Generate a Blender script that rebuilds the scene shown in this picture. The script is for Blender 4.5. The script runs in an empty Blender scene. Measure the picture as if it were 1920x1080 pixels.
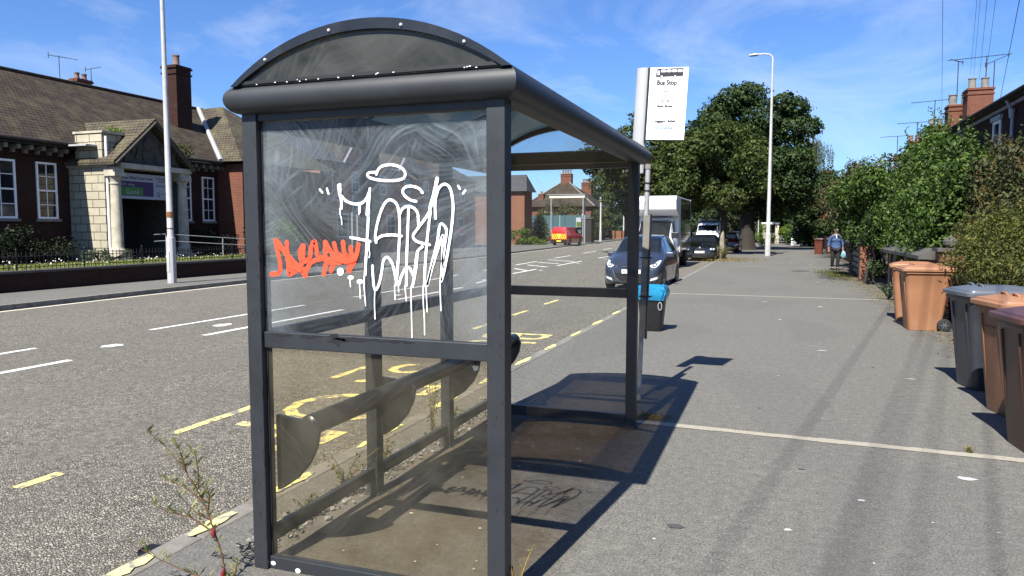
import bpy, bmesh, math, random
import numpy as np
from mathutils import Vector, Matrix
from mathutils.bvhtree import BVHTree
R_ = math.radians
C = bpy.context.scene.collection
# ------------------------------------------------------------------ camera
cam = bpy.data.cameras.new("camera"); co = bpy.data.objects.new("camera", cam); C.objects.link(co)
cam.lens = 26.0; cam.sensor_width = 36.0; cam.clip_start = 0.05; cam.clip_end = 3000
co.location = (0, 0, 1.6); co.rotation_euler = (R_(90-4.53), 0, R_(19.6))
bpy.context.scene.camera = co
# ------------------------------------------------------------------ world
SUN_EL = 49.6; LX, LY = 0.125, 1.0          # light travels towards +Y and slightly +X
w = bpy.data.worlds.new("World"); bpy.context.scene.world = w; w.use_nodes = True
nt = w.node_tree; nt.nodes.clear()
def wn(t, **k):
    n = nt.nodes.new(t)
    for a, b in k.items(): setattr(n, a, b)
    return n
sky = wn('ShaderNodeTexSky', sky_type='NISHITA', sun_disc=False)
sky.sun_elevation = R_(SUN_EL); sky.sun_rotation = R_(187); sky.altitude = 0; sky.air_density = 1.0; sky.dust_density = 0.25; sky.ozone_density = 3.2
tc = wn('ShaderNodeTexCoord')
tint = wn('ShaderNodeMix', data_type='RGBA', blend_type='MULTIPLY'); tint.inputs[0].default_value = 1
tint.inputs[7].default_value = (0.70, 0.97, 1.42, 1)
mp = wn('ShaderNodeMapping'); mp.inputs['Scale'].default_value = (1.3, 1.6, 3.6); mp.inputs['Rotation'].default_value = (0.5, 0.6, 0.9)
n1 = wn('ShaderNodeTexNoise'); n1.inputs['Scale'].default_value = 1.5; n1.inputs['Detail'].default_value = 9; n1.inputs['Roughness'].default_value = 0.62; n1.inputs['Distortion'].default_value = 1.1
cr = wn('ShaderNodeValToRGB'); cr.color_ramp.elements[0].position = 0.50; cr.color_ramp.elements[0].color = (0, 0, 0, 1)
cr.color_ramp.elements[1].position = 0.85; cr.color_ramp.elements[1].color = (0.55, 0.55, 0.55, 1)
mx = wn('ShaderNodeMix', data_type='RGBA'); mx.inputs[7].default_value = (8.5, 9.2, 10.0, 1)
bg = wn('ShaderNodeBackground'); bg.inputs['Strength'].default_value = 0.051
out = wn('ShaderNodeOutputWorld')
L = nt.links.new
L(sky.outputs[0], tint.inputs[6]); L(tc.outputs['Generated'], mp.inputs[0]); L(mp.outputs[0], n1.inputs['Vector'])
L(n1.outputs[0], cr.inputs[0]); L(cr.outputs[0], mx.inputs[0]); L(tint.outputs[2], mx.inputs[6])
L(mx.outputs[2], bg.inputs[0]); L(bg.outputs[0], out.inputs[0])
# ------------------------------------------------------------------ sun
sl = bpy.data.lights.new("sun", 'SUN'); sl.energy = 5.0; sl.angle = R_(0.5); sl.color = (1.0, 0.955, 0.88)
so = bpy.data.objects.new("sun", sl); C.objects.link(so); so.location = (-5, -20, 30)
so.rotation_euler = Vector((LX, LY, -math.tan(R_(SUN_EL))*math.hypot(LX, LY))).to_track_quat('-Z', 'Y').to_euler()
vs = bpy.context.scene.view_settings
vs.view_transform = 'Standard'; vs.look = 'None'; vs.gamma = 1; vs.exposure = 1.25; vs.use_curve_mapping = False
cy = bpy.context.scene.cycles
cy.transparent_max_bounces = 24; cy.max_bounces = 8
# ------------------------------------------------------------------ helpers
rng = np.random.default_rng(7); rnd = random.Random(11)

def tag(o, label=None, cat=None, group=None, kind=None):
    if label: o['label'] = label
    if cat: o['category'] = cat
    if group: o['group'] = group
    if kind: o['kind'] = kind
    return o
def thing(name, label, cat, loc=(0, 0, 0), group=None, rz=0):
    o = bpy.data.objects.new(name, None); C.objects.link(o); o.location = loc; o.rotation_euler = (0, 0, rz)
    o.empty_display_size = 0.2
    return tag(o, label, cat, group)
def root_of(o):
    while o.parent: o = o.parent
    return o
class MB:
    def __init__(s): s.v = []; s.f = []; s.m = []; s.mi = 0
    def add(s, vs, fs):
        b = len(s.v); s.v += [tuple(p) for p in vs]
        for f in fs: s.f.append(tuple(i+b for i in f)); s.m.append(s.mi)
        return s
    def box(s, x0, x1, y0, y1, z0, z1):
        return s.add([(x0,y0,z0),(x1,y0,z0),(x1,y1,z0),(x0,y1,z0),(x0,y0,z1),(x1,y0,z1),(x1,y1,z1),(x0,y1,z1)],
            [(0,3,2,1),(4,5,6,7),(0,1,5,4),(1,2,6,5),(2,3,7,6),(3,0,4,7)])
    def obox(s, c, size, rz=0, rx=0, ry=0):
        M = Matrix.Rotation(rz,3,'Z') @ Matrix.Rotation(ry,3,'Y') @ Matrix.Rotation(rx,3,'X'); c = Vector(c)
        P = [c + M @ Vector((a*size[0]/2, b*size[1]/2, d*size[2]/2)) for d in (-1,1) for (a,b) in ((-1,-1),(1,-1),(1,1),(-1,1))]
        return s.add(P, [(0,3,2,1),(4,5,6,7),(0,1,5,4),(1,2,6,5),(2,3,7,6),(3,0,4,7)])
    def quad(s, *p): return s.add(p, [tuple(range(len(p)))])
    def tube(s, pts, r, n=8, cap=True, flat=None):
        pts = [Vector(p) for p in pts]; rs = r if hasattr(r, '__len__') else [r]*len(pts)
        V = []; up = None
        for i, p in enumerate(pts):
            d = (pts[min(i+1, len(pts)-1)] - pts[max(i-1, 0)])
            if d.length < 1e-9: d = Vector((0, 0, 1))
            d.normalize()
            if up is None:
                up = Vector((0,0,1)) if abs(d.z) < .9 else Vector((1,0,0))
            a = up - d*up.dot(d)
            if a.length < 1e-4: a = d.orthogonal()
            a.normalize(); b = d.cross(a); up = a
            for k in range(n):
                t = 2*math.pi*k/n; q = (a*math.cos(t)+b*math.sin(t))*rs[i]
                if flat: q = Vector((q.x*flat[0], q.y*flat[1], q.z*flat[2]))
                V.append(p+q)
        F = [(i*n+k, i*n+(k+1)%n, (i+1)*n+(k+1)%n, (i+1)*n+k) for i in range(len(pts)-1) for k in range(n)]
        if cap: F += [tuple(range(n-1, -1, -1)), tuple((len(pts)-1)*n+k for k in range(n))]
        return s.add(V, F)
    def lathe(s, prof, c=(0,0,0), n=16, axis='z'):
        V = []
        for r, h in prof:
            for k in range(n):
                t = 2*math.pi*k/n; a, b = r*math.cos(t), r*math.sin(t)
                V.append((c[0]+a, c[1]+b, c[2]+h) if axis == 'z' else (c[0]+h, c[1]+a, c[2]+b) if axis == 'x' else (c[0]+a, c[1]+h, c[2]+b))
        m = len(prof)
        F = [(i*n+k, i*n+(k+1)%n, (i+1)*n+(k+1)%n, (i+1)*n+k) for i in range(m-1) for k in range(n)]
        F += [tuple(range(n-1, -1, -1)), tuple((m-1)*n+k for k in range(n))]
        return s.add(V, F)
    def prism(s, poly, axis, a, b):
        n = len(poly)
        P = {'x': lambda p, t: (t, p[0], p[1]), 'y': lambda p, t: (p[0], t, p[1]), 'z': lambda p, t: (p[0], p[1], t)}[axis]
        V = [P(p, a) for p in poly]+[P(p, b) for p in poly]
        F = [tuple(range(n-1, -1, -1)), tuple(range(n, 2*n))]+[(i, (i+1) % n, n+(i+1) % n, n+i) for i in range(n)]
        return s.add(V, F)
    def build(s, name, mats, parent=None, smooth=False, bevel=0, seg=2, org=None, local=False, norm=True):
        me = bpy.data.meshes.new(name); o = bpy.data.objects.new(name, me); C.objects.link(o)
        off = Vector((0,0,0))
        if parent and not local: off = Vector(root_of(parent).location)
        if org: off = Vector(org); o.location = org
        me.from_pydata([tuple(Vector(p)-off) for p in s.v], [], s.f)
        if not isinstance(mats, (list, tuple)): mats = [mats]
        for m in mats: me.materials.append(m)
        me.polygons.foreach_set('material_index', s.m)
        if norm:
            bm = bmesh.new(); bm.from_mesh(me); bmesh.ops.recalc_face_normals(bm, faces=bm.faces); bm.to_mesh(me); bm.free()
        if smooth is True: me.polygons.foreach_set('use_smooth', [True]*len(me.polygons))
        elif smooth:
            me.polygons.foreach_set('use_smooth', [True]*len(me.polygons)); me.set_sharp_from_angle(angle=R_(smooth))
        if parent: o.parent = parent
        if bevel:
            b = o.modifiers.new('bevel', 'BEVEL'); b.width = bevel; b.segments = seg; b.limit_method = 'ANGLE'; b.angle_limit = R_(40)
        me.update(); return o
def struct(mb, name, m, **k): return tag(mb.build(name, m, **k), kind='structure')
def copy_tree(o, parent=None):
    c = o.copy(); C.objects.link(c); c.parent = parent
    for ch in list(o.children): copy_tree(ch, c)
    return c
def text_obj(body, name, m, parent, at, size, axes, ext=0.0015, align='LEFT', sx=1.0, off=0.0):
    """axes = (right, up) world vectors of the lettering"""
    cu = bpy.data.curves.new(name, 'FONT'); cu.body = body; cu.size = size; cu.extrude = ext; cu.align_x = align; cu.offset = off
    cu.resolution_u = 3
    t = bpy.data.objects.new('tmp', cu); C.objects.link(t)
    me = bpy.data.meshes.new_from_object(t.evaluated_get(bpy.context.evaluated_depsgraph_get()))
    bpy.data.objects.remove(t); bpy.data.curves.remove(cu)
    r, u = Vector(axes[0]).normalized(), Vector(axes[1]).normalized(); n = r.cross(u)
    base = Vector(at) - (Vector(root_of(parent).location) if parent else Vector((0,0,0)))
    for v in me.vertices:
        p = v.co.copy(); v.co = base + r*p.x*sx + u*p.y + n*p.z
    me.materials.clear(); me.materials.append(m)
    o = bpy.data.objects.new(name, me); C.objects.link(o)
    if parent: o.parent = parent
    return o
# ------------------------------------------------------------------ materials
def newmat(name):
    m = bpy.data.materials.new(name); m.use_nodes = True; t = m.node_tree; t.nodes.clear()
    o = t.nodes.new('ShaderNodeOutputMaterial'); b = t.nodes.new('ShaderNodeBsdfPrincipled'); t.links.new(b.outputs[0], o.inputs[0])
    return m, t, b, o
def N(t, ty, ins=None, **k):
    n = t.nodes.new(ty)
    for a, b in k.items(): setattr(n, a, b)
    for a, b in (ins or {}).items():
        if hasattr(b, 'links') or isinstance(b, bpy.types.NodeSocket): t.links.new(b, n.inputs[a])
        else: n.inputs[a].default_value = b
    return n
def ramp(t, src, stops, interp='LINEAR'):
    r = N(t, 'ShaderNodeValToRGB', {0: src}); r.color_ramp.interpolation = interp
    e = r.color_ramp.elements
    while len(e) < len(stops): e.new(0.5)
    for i, (p, c) in enumerate(stops): e[i].position = p; e[i].color = (c, c, c, 1) if not hasattr(c, '__len__') else (*c, 1)
    return r.outputs[0]
def mixc(t, f, a, b, mode='MIX'):
    n = N(t, 'ShaderNodeMix', data_type='RGBA', blend_type=mode)
    for i, s in ((0, f), (6, a), (7, b)):
        if isinstance(s, bpy.types.NodeSocket): t.links.new(s, n.inputs[i])
        else: n.inputs[i].default_value = s if i == 0 else (*s, 1)
    return n.outputs[2]
def math_(t, op, a, b=0.0, clamp=False):
    n = N(t, 'ShaderNodeMath', {0: a, 1: b}, operation=op); n.use_clamp = clamp; return n.outputs[0]
def noise(t, vec, scale, detail=4, rough=.55, dist=0.0):
    return N(t, 'ShaderNodeTexNoise', {'Vector': vec, 'Scale': scale, 'Detail': detail, 'Roughness': rough, 'Distortion': dist}).outputs[0]
def mapping(t, vec, scale=(1,1,1), rot=(0,0,0)):
    return N(t, 'ShaderNodeMapping', {'Vector': vec, 'Scale': scale, 'Rotation': rot}).outputs[0]
def bump(t, b, h, strength=.3, dist=.01):
    n = N(t, 'ShaderNodeBump', {'Height': h, 'Strength': strength, 'Distance': dist}); t.links.new(n.outputs[0], b.inputs['Normal'])
def pos(t): return N(t, 'ShaderNodeNewGeometry').outputs['Position']
def obj(t): return N(t, 'ShaderNodeTexCoord').outputs['Object']

def simple(name, c, rough=.6, var=.15, scale=6, spec=.5, metal=0, bmp=0, bscale=60, coat=0, dirt=None):
    m, t, b, o = newmat(name); v = obj(t)
    n = noise(t, v, scale, 5, .6)
    c = tuple(x*.56 for x in c) if max(c) < .68 else c
    dirt = (tuple(x*.56 for x in dirt[0]), dirt[1]) if dirt else None
    a = tuple(x*(1-var) for x in c); d = tuple(min(1, x*(1+var)) for x in c)
    col = mixc(t, ramp(t, n, [(.3, 0), (.7, 1)]), a, d)
    if dirt:
        dn = ramp(t, noise(t, v, scale*.6, 7, .7), [(.5, 0), (.72, dirt[1])]); col = mixc(t, dn, col, dirt[0])
    t.links.new(col, b.inputs['Base Color'])
    b.inputs['Roughness'].default_value = rough; b.inputs['Specular IOR Level'].default_value = spec; b.inputs['Metallic'].default_value = metal
    b.inputs['Coat Weight'].default_value = coat; b.inputs['Coat Roughness'].default_value = .05
    if bmp: bump(t, b, noise(t, v, bscale, 4, .6), bmp, .01)
    return m

def m_road():
    m, t, b, o = newmat('road_asphalt'); p = pos(t)
    big = noise(t, p, .35, 5, .55); med = noise(t, p, 2.2, 5, .6)
    vor = N(t, 'ShaderNodeTexVoronoi', {'Vector': p, 'Scale': 62.0, 'Randomness': 1.0}, feature='F1')
    vor2 = N(t, 'ShaderNodeTexVoronoi', {'Vector': p, 'Scale': 62.0, 'Randomness': 1.0}, feature='DISTANCE_TO_EDGE')
    stone = mixc(t, ramp(t, vor.outputs['Color'], [(.15, 0), (.9, 1)]), (.085, .080, .070), (.40, .376, .325))
    col = mixc(t, ramp(t, vor2.outputs['Distance'], [(.03, 0), (.20, 1)]), (.022, .020, .018), stone)
    col = mixc(t, ramp(t, big, [(.35, 0), (.65, .3)]), col, (.165, .157, .138))
    # darker, tyre-polished lanes running along the street
    sx = N(t, 'ShaderNodeSeparateXYZ', {0: p})
    lane = noise(t, mapping(t, p, (1.0, .06, 1)), .9, 3, .5)
    col = mixc(t, ramp(t, lane, [(.42, 0), (.62, .5)]), col, (.12, .115, .105))
    col = mixc(t, ramp(t, med, [(.55, 0), (.8, .35)]), col, (.22, .208, .18))
    fr = noise(t, p, 11, 10, .92); col = mixc(t, 1.0, col, ramp(t, fr, [(.36, (.66, .645, .60)), (.5, (1.20, 1.175, 1.10)), (.64, (1.72, 1.69, 1.58))]), 'MULTIPLY')
    oil = ramp(t, noise(t, mapping(t, p, (1, .25, 1)), 1.1, 6, .7), [(.60, 0), (.72, .45)]); col = mixc(t, oil, col, (.075, .07, .062))
    t.links.new(col, b.inputs['Base Color']); b.inputs['Roughness'].default_value = .85; b.inputs['Specular IOR Level'].default_value = .25
    h = math_(t, 'ADD', ramp(t, vor2.outputs['Distance'], [(.0, 0), (.3, 1)]), math_(t, 'MULTIPLY', N(t, 'ShaderNodeSeparateColor', {0: vor.outputs['Color']}).outputs[0], .8))
    bump(t, b, h, .9, .008); return m
def m_pave():
    m, t, b, o = newmat('pavement_asphalt'); p = pos(t)
    fine = noise(t, p, 85, 4, .75); med = noise(t, p, 9, 6, .65); big = noise(t, p, .8, 5, .6)
    col = mixc(t, ramp(t, fine, [(.36, 0), (.66, 1)]), (.045, .044, .041), (.225, .219, .202))
    col = mixc(t, ramp(t, big, [(.35, 0), (.7, .5)]), col, (.118, .115, .108))
    st = noise(t, mapping(t, p, (1.2, 3.5, 1)), 2.4, 7, .72, .6)
    col = mixc(t, ramp(t, st, [(.57, 0), (.78, .5)]), col, (.235, .228, .21))
    spk = noise(t, p, 34, 2, .5); col = mixc(t, ramp(t, spk, [(.74, 0), (.79, .6)]), col, (.34, .33, .30))
    # brown grime, moss and leaf mould trodden in under the shelter and along the wall
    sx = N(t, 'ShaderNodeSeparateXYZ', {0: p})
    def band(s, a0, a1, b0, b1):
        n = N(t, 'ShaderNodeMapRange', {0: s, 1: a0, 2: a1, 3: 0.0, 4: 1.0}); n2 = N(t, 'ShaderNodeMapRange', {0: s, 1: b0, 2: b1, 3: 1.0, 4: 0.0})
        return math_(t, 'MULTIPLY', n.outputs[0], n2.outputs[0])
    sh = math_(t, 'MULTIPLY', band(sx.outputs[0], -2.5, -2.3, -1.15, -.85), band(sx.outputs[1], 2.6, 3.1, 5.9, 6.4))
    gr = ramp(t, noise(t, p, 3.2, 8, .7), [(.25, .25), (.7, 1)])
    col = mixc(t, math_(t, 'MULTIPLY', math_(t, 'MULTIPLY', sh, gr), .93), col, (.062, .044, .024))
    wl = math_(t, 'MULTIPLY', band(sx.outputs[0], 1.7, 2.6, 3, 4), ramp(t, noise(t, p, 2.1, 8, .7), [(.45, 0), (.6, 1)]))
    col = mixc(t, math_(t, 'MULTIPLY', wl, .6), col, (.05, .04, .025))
    fr = noise(t, p, 15, 10, .9); col = mixc(t, 1.0, col, ramp(t, fr, [(.36, (.60, .595, .575)), (.5, (.90, .892, .865)), (.64, (1.25, 1.24, 1.19))]), 'MULTIPLY')
    pt = ramp(t, noise(t, mapping(t, p, (.6, .25, 1)), .9, 2, .4), [(.52, 0), (.54, .22)]); col = mixc(t, pt, col, (.085, .083, .08))
    t.links.new(col, b.inputs['Base Color']); b.inputs['Roughness'].default_value = .88; b.inputs['Specular IOR Level'].default_value = .2
    bump(t, b, math_(t, 'ADD', fine, math_(t, 'MULTIPLY', med, .6)), .45, .006); return m
def m_paint(name, c, wear=.5, under=(.14, .135, .125), sc=9):
    m, t, b, o = newmat(name); p = pos(t)
    k = ramp(t, noise(t, p, sc, 8, .72), [(wear-.05, 0), (wear+.02, 1)])
    spk = ramp(t, noise(t, p, 120, 3, .6), [(.3, 0), (.42, 1)])
    k = math_(t, 'MULTIPLY', k, spk)
    c2 = mixc(t, noise(t, p, 40, 3), tuple(x*.8 for x in c), c)
    t.links.new(mixc(t, k, under, c2), b.inputs['Base Color']); b.inputs['Roughness'].default_value = .8; return m
def wall_uv(t, vs=1.0):
    g = N(t, 'ShaderNodeNewGeometry'); s = N(t, 'ShaderNodeSeparateXYZ', {0: g.outputs['Position']}); n = N(t, 'ShaderNodeSeparateXYZ', {0: g.outputs['True Normal']})
    isx = math_(t, 'GREATER_THAN', math_(t, 'ABSOLUTE', n.outputs[0]), math_(t, 'ABSOLUTE', n.outputs[1]))
    u = N(t, 'ShaderNodeMix', {0: isx, 2: s.outputs[0], 3: s.outputs[1]}).outputs[0]
    return N(t, 'ShaderNodeCombineXYZ', {0: u, 1: math_(t, 'MULTIPLY', s.outputs[2], vs), 2: 0.0}).outputs[0], g
def m_brick(name, c1, c2, mortar, bw=.225, bh=.075, ms=.011, rough=.9, bs=.5, stain=(.05, .04, .035), vs=1.0, st=.35):
    m, t, b, o = newmat(name); uv, g = wall_uv(t, vs)
    c1, c2, mortar = [tuple(x*.54 for x in q) for q in (c1, c2, mortar)]
    br = N(t, 'ShaderNodeTexBrick', {'Vector': uv, 'Color1': (*c1, 1), 'Color2': (*c2, 1), 'Mortar': (*mortar, 1), 'Scale': 1.0, 'Mortar Size': ms, 'Mortar Smooth': .2, 'Bias': 0.0, 'Brick Width': bw, 'Row Height': bh})
    col = mixc(t, ramp(t, noise(t, g.outputs['Position'], 1.3, 8, .7), [(.45, 0), (.7, st)]), br.outputs[0], stain)
    col = mixc(t, ramp(t, noise(t, g.outputs['Position'], 14, 4, .6), [(.3, .25), (.6, 0)]), col, tuple(x*.55 for x in c1))
    t.links.new(col, b.inputs['Base Color']); b.inputs['Roughness'].default_value = rough; b.inputs['Specular IOR Level'].default_value = .2
    bump(t, b, math_(t, 'SUBTRACT', 1.0, br.outputs[1]), bs, .02); return m
def m_leaf(name, cols, trans=.3, rough=.6):
    m, t, b, o = newmat(name); g = N(t, 'ShaderNodeNewGeometry')
    n = len(cols); col = ramp(t, g.outputs['Random Per Island'], [(i/max(1, n-1), tuple(x*.66 for x in c)) for i, c in enumerate(cols)])
    big = ramp(t, noise(t, g.outputs['Position'], .9, 4, .6), [(.35, .72), (.65, 1.15)])
    col = mixc(t, 1.0, col, big, 'MULTIPLY')
    t.links.new(col, b.inputs['Base Color']); b.inputs['Roughness'].default_value = rough; b.inputs['Specular IOR Level'].default_value = .22
    tr = N(t, 'ShaderNodeBsdfTranslucent', {0: mixc(t, 1.0, col, (1.0, 1.25, .5), 'MULTIPLY')})
    mx_ = N(t, 'ShaderNodeMixShader', {0: trans, 1: b.outputs[0], 2: tr.outputs[0]}); t.links.new(mx_.outputs[0], o.inputs[0]); return m
def m_panel(name, tintc, base=.1, scratch=.5, dirtc=(.55, .56, .56), zfade=None, glossy=.06):
    """dirty, scratched acrylic sheet: clear body, diffuse scratches and grime, thin gloss"""
    m, t, b, o = newmat(name); v = obj(t)
    wv = N(t, 'ShaderNodeTexNoise', {'Vector': v, 'Scale': 1.6, 'Detail': 1.0}).outputs['Color']
    vw = N(t, 'ShaderNodeVectorMath', {0: v, 1: N(t, 'ShaderNodeVectorMath', {0: wv, 1: (.55, .0, .55)}, operation='MULTIPLY').outputs[0]}, operation='ADD').outputs[0]
    def scr(ang, fine, lo, hi, sc=2.2):
        q = mapping(t, mapping(t, vw, (1, 1, 1), (0, ang, 0)), (1.4, 1, fine)); return ramp(t, noise(t, q, sc, 5, .72), [(lo, 0), (hi, 1)])
    bl = noise(t, v, 2.1, 3, .5, .8); bl2 = noise(t, mapping(t, v, (1, 1, 1), (0, 1, 0)), 3.3, 3, .5, .8)
    a = math_(t, 'MULTIPLY', scr(.6, 26, .46, .72), ramp(t, bl, [(.38, .1), (.6, 1)]))
    a2 = math_(t, 'MULTIPLY', scr(-.8, 30, .47, .74), ramp(t, bl, [(.4, 1), (.6, .1)]))
    a3 = math_(t, 'MULTIPLY', scr(1.5, 34, .50, .76), ramp(t, bl2, [(.45, 0), (.62, 1)]))
    a = math_(t, 'MAXIMUM', math_(t, 'MAXIMUM', a, a2), a3)
    a = math_(t, 'MULTIPLY', a, scratch)
    f = math_(t, 'ADD', a, math_(t, 'MULTIPLY', ramp(t, bl2, [(.3, .35), (.68, 1.5)]), base), True)
    if zfade:
        sp = N(t, 'ShaderNodeSeparateXYZ', {0: v})
        r = N(t, 'ShaderNodeMapRange', {0: sp.outputs[2], 1: zfade[0], 2: zfade[1], 3: zfade[2], 4: zfade[3]})
        ed = math_(t, 'ABSOLUTE', sp.outputs[0]); er = N(t, 'ShaderNodeMapRange', {0: ed, 1: .36, 2: .54, 3: 0.0, 4: 1.0})
        er = math_(t, 'MULTIPLY', er.outputs[0], ramp(t, noise(t, v, 4.5, 5, .6, 1.5), [(.35, .2), (.6, 1.3)]))
        er = math_(t, 'MULTIPLY', er, .13)
        f = math_(t, 'ADD', math_(t, 'MULTIPLY', f, r.outputs[0]), er, True)
    b.inputs['Base Color'].default_value = (*dirtc, 1); b.inputs['Roughness'].default_value = .75; b.inputs['Specular IOR Level'].default_value = .2
    tr = N(t, 'ShaderNodeBsdfTransparent', {0: (*tintc, 1)})
    mx1 = N(t, 'ShaderNodeMixShader', {0: f, 1: tr.outputs[0], 2: b.outputs[0]})
    gl = N(t, 'ShaderNodeBsdfGlossy', {'Roughness': .06})
    lw = N(t, 'ShaderNodeFresnel', {0: 1.45})
    mx2 = N(t, 'ShaderNodeMixShader', {0: math_(t, 'MULTIPLY', lw.outputs[0], glossy*10), 1: mx1.outputs[0], 2: gl.outputs[0]})
    t.links.new(mx2.outputs[0], o.inputs[0]); return m

M = {}
M['road'] = m_road(); M['pave'] = m_pave()
M['ground'] = simple('earth', (.09, .075, .05), .95, .3, 1.5, bmp=.5, bscale=20)
M['kerb'] = simple('kerb_concrete', (.29, .27, .235), .9, .25, 5, bmp=.4, bscale=90, dirt=((.1, .09, .075), .8))
M['yellow'] = m_paint('yellow_paint', (.78, .66, .2), .36)
M['yellow_worn'] = m_paint('worn_yellow_paint', (.72, .60, .20), .485, (.16, .15, .13))
M['kerb_yellow'] = m_paint('kerb_yellow_paint', (.80, .73, .25), .485, (.2, .185, .16), 11)
M['white_line'] = m_paint('white_line_paint', (.72, .72, .69), .40)
M['cream_line'] = m_paint('cream_line_paint', (.62, .58, .45), .34, sc=14)
M['expansion'] = m_paint('joint_strip', (.30, .275, .22), .40, (.12, .115, .105), 26)
M['steel'] = simple('shelter_grey_paint', (.034, .0385, .045), .5, .12, 5, .45, bmp=.04, bscale=150, dirt=((.014, .014, .016), .7))
M['steel_scuff'] = simple('scuff_black', (.012, .012, .014), .6, .3, 30)
M['fin'] = simple('bracket_plastic', (.022, .024, .028), .3, .3, 6, .5, dirt=((.09, .09, .085), .4))
M['white'] = simple('white_gloss', (.78, .78, .77), .35, .05, 8)
M['whitepaint'] = simple('white_marker_paint', (.9, .9, .9), .45, .03, 30)
M['redpaint'] = simple('red_spray_paint', (.85, .07, .025), .5, .12, 40)
M['screw'] = simple('screw_steel', (.7, .69, .66), .3, .1, 30, metal=.4)
M['roofsheet'] = m_panel('smoked_roof_sheet', (.54, .485, .39), .07, .08, (.10, .095, .08), glossy=.05)
M['gable'] = m_panel('smoked_gable_sheet', (.55, .54, .49), .20, .16, (.14, .142, .13), glossy=.04)
M['gable_far'] = m_panel('far_gable_sheet', (.80, .83, .83), .07, .08, (.3, .32, .32), glossy=.03)
M['panel_up'] = m_panel('scratched_panel', (.945, .95, .955), .075, .27, (.235, .27, .295), (1.15, 2.1, .28, 1.25), glossy=.015)
M['panel_low'] = m_panel('grimy_panel', (.972, .955, .905), .028, .02, (.44, .40, .30), glossy=.012)
M['panel_clear'] = m_panel('clear_panel', (.975, .985, .985), .022, .07, (.40, .41, .40), glossy=.02)
M['black'] = simple('black_plastic', (.014, .014, .015), .45, .3, 10)
M['rubber'] = simple('rubber', (.02, .02, .021), .8, .2, 20)
M['alu'] = simple('aluminium', (.665, .67, .67), .45, .06, 4, metal=.25)
M['galv'] = simple('galvanised_steel', (.55, .56, .57), .5, .12, 14, metal=.3, dirt=((.2, .18, .15), .4))
M['ink'] = simple('black_ink', (.015, .015, .02), .5, .05, 10)
M['greyink'] = simple('grey_ink', (.42, .42, .43), .5, .05, 10)
M['tealink'] = simple('teal_ink', (.18, .42, .5), .5, .05, 10)
M['lampgrey'] = simple('lamp_column_paint', (.66, .665, .66), .5, .1, 2.5, dirt=((.28, .22, .15), .5))
M['rust'] = simple('rust_band', (.3, .14, .05), .8, .3, 20)
M['blue_bag'] = simple('blue_bin_bag', (.02, .30, .56), .25, .12, 20, .6)
M['stone'] = simple('pale_stone', (.67, .61, .47), .85, .18, 4, bmp=.25, bscale=30, dirt=((.14, .12, .09), .6))
M['sooty_shade'] = simple('sooted_shaded_stone', (.10, .09, .075), .9, .3, 5, bmp=.4, bscale=20)  # sooty stone, with shade on pediment and far pier painted in
M['brick_dark'] = m_brick('dark_red_brick', (.085, .027, .017), (.055, .019, .013), (.042, .035, .03))  # red brick darkened, deep shade of the fronts put into its colour
M['brick_red'] = m_brick('red_brick', (.34, .10, .055), (.25, .07, .04), (.22, .17, .13), st=.3)
M['brick_pale'] = m_brick('lightened_red_brick', (.80, .34, .23), (.68, .27, .18), (.4, .33, .27), st=.15)  # brightness painted into the brick so its shaded front reads through haze
M['brick_orange'] = m_brick('orange_brick', (.42, .15, .07), (.34, .11, .055), (.3, .24, .18), st=.2)
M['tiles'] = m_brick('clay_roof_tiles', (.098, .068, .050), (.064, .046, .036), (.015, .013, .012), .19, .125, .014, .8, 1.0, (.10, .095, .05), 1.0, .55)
M['tiles_lit'] = m_brick('sunlit_mossy_tiles', (.15, .122, .085), (.105, .085, .062), (.02, .018, .015), .19, .125, .014, .8, 1.0, (.15, .14, .07), 1.0, .55)  # paler copy of tiles, sunlight on wing and portico slopes painted in
M['tiles_grey'] = m_brick('slate_tiles', (.11, .112, .12), (.085, .088, .095), (.03, .03, .032), .3, .18, .012, .7, .6, (.07, .07, .06), 1.0, .4)
M['stoneblock'] = m_brick('ashlar_blocks', (.70, .64, .48), (.61, .56, .42), (.12, .10, .08), .62, .30, .016, .85, .6, (.15, .13, .1), 1.0, .45)
M['soffit'] = simple('dark_soffit', (.018, .015, .013), .8, .2)
M['glass'] = simple('dark_window_glass', (.02, .024, .028), .06, .4, 1.2, .6)
M['curtain'] = simple('grey_net_curtain', (.25, .25, .25), .9, .2, 9)
M['iron'] = simple('black_iron', (.012, .012, .012), .5, .2)
M['grass_blade'] = m_leaf('lawn_blades', [(.20, .28, .05), (.32, .38, .09), (.50, .48, .18)], .35)
M['bark'] = simple('bark', (.034, .027, .02), .9, .35, 5, bmp=.8, bscale=14)  # colour darkened to carry the shade on the big trunk
M['bark_pale'] = simple('pale_dry_wood', (.40, .35, .27), .85, .3, 8, bmp=.5, bscale=40, dirt=((.12, .1, .07), .6))
M['leaf_dark'] = m_leaf('sycamore_leaves', [(.018, .037, .012), (.034, .066, .018), (.055, .095, .026), (.08, .12, .034)], .22)
M['leaf_darkest'] = m_leaf('dark_evergreen_leaves', [(.008, .014, .006), (.016, .027, .010), (.025, .042, .014)], .1)  # darkest leaf greens, for the bushes under the windows
M['leaf_mid'] = m_leaf('lime_leaves', [(.035, .058, .014), (.065, .10, .024), (.10, .135, .034), (.14, .165, .05)], .28)
M['leaf_hedge'] = m_leaf('glossy_hedge_leaves', [(.026, .058, .014), (.058, .108, .024), (.10, .17, .034), (.17, .24, .055)], .25, .5)
M['leaf_bronze'] = m_leaf('bronze_leaves', [(.04, .055, .022), (.07, .09, .032), (.10, .115, .04), (.15, .09, .05), (.07, .11, .03)], .2)
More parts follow.
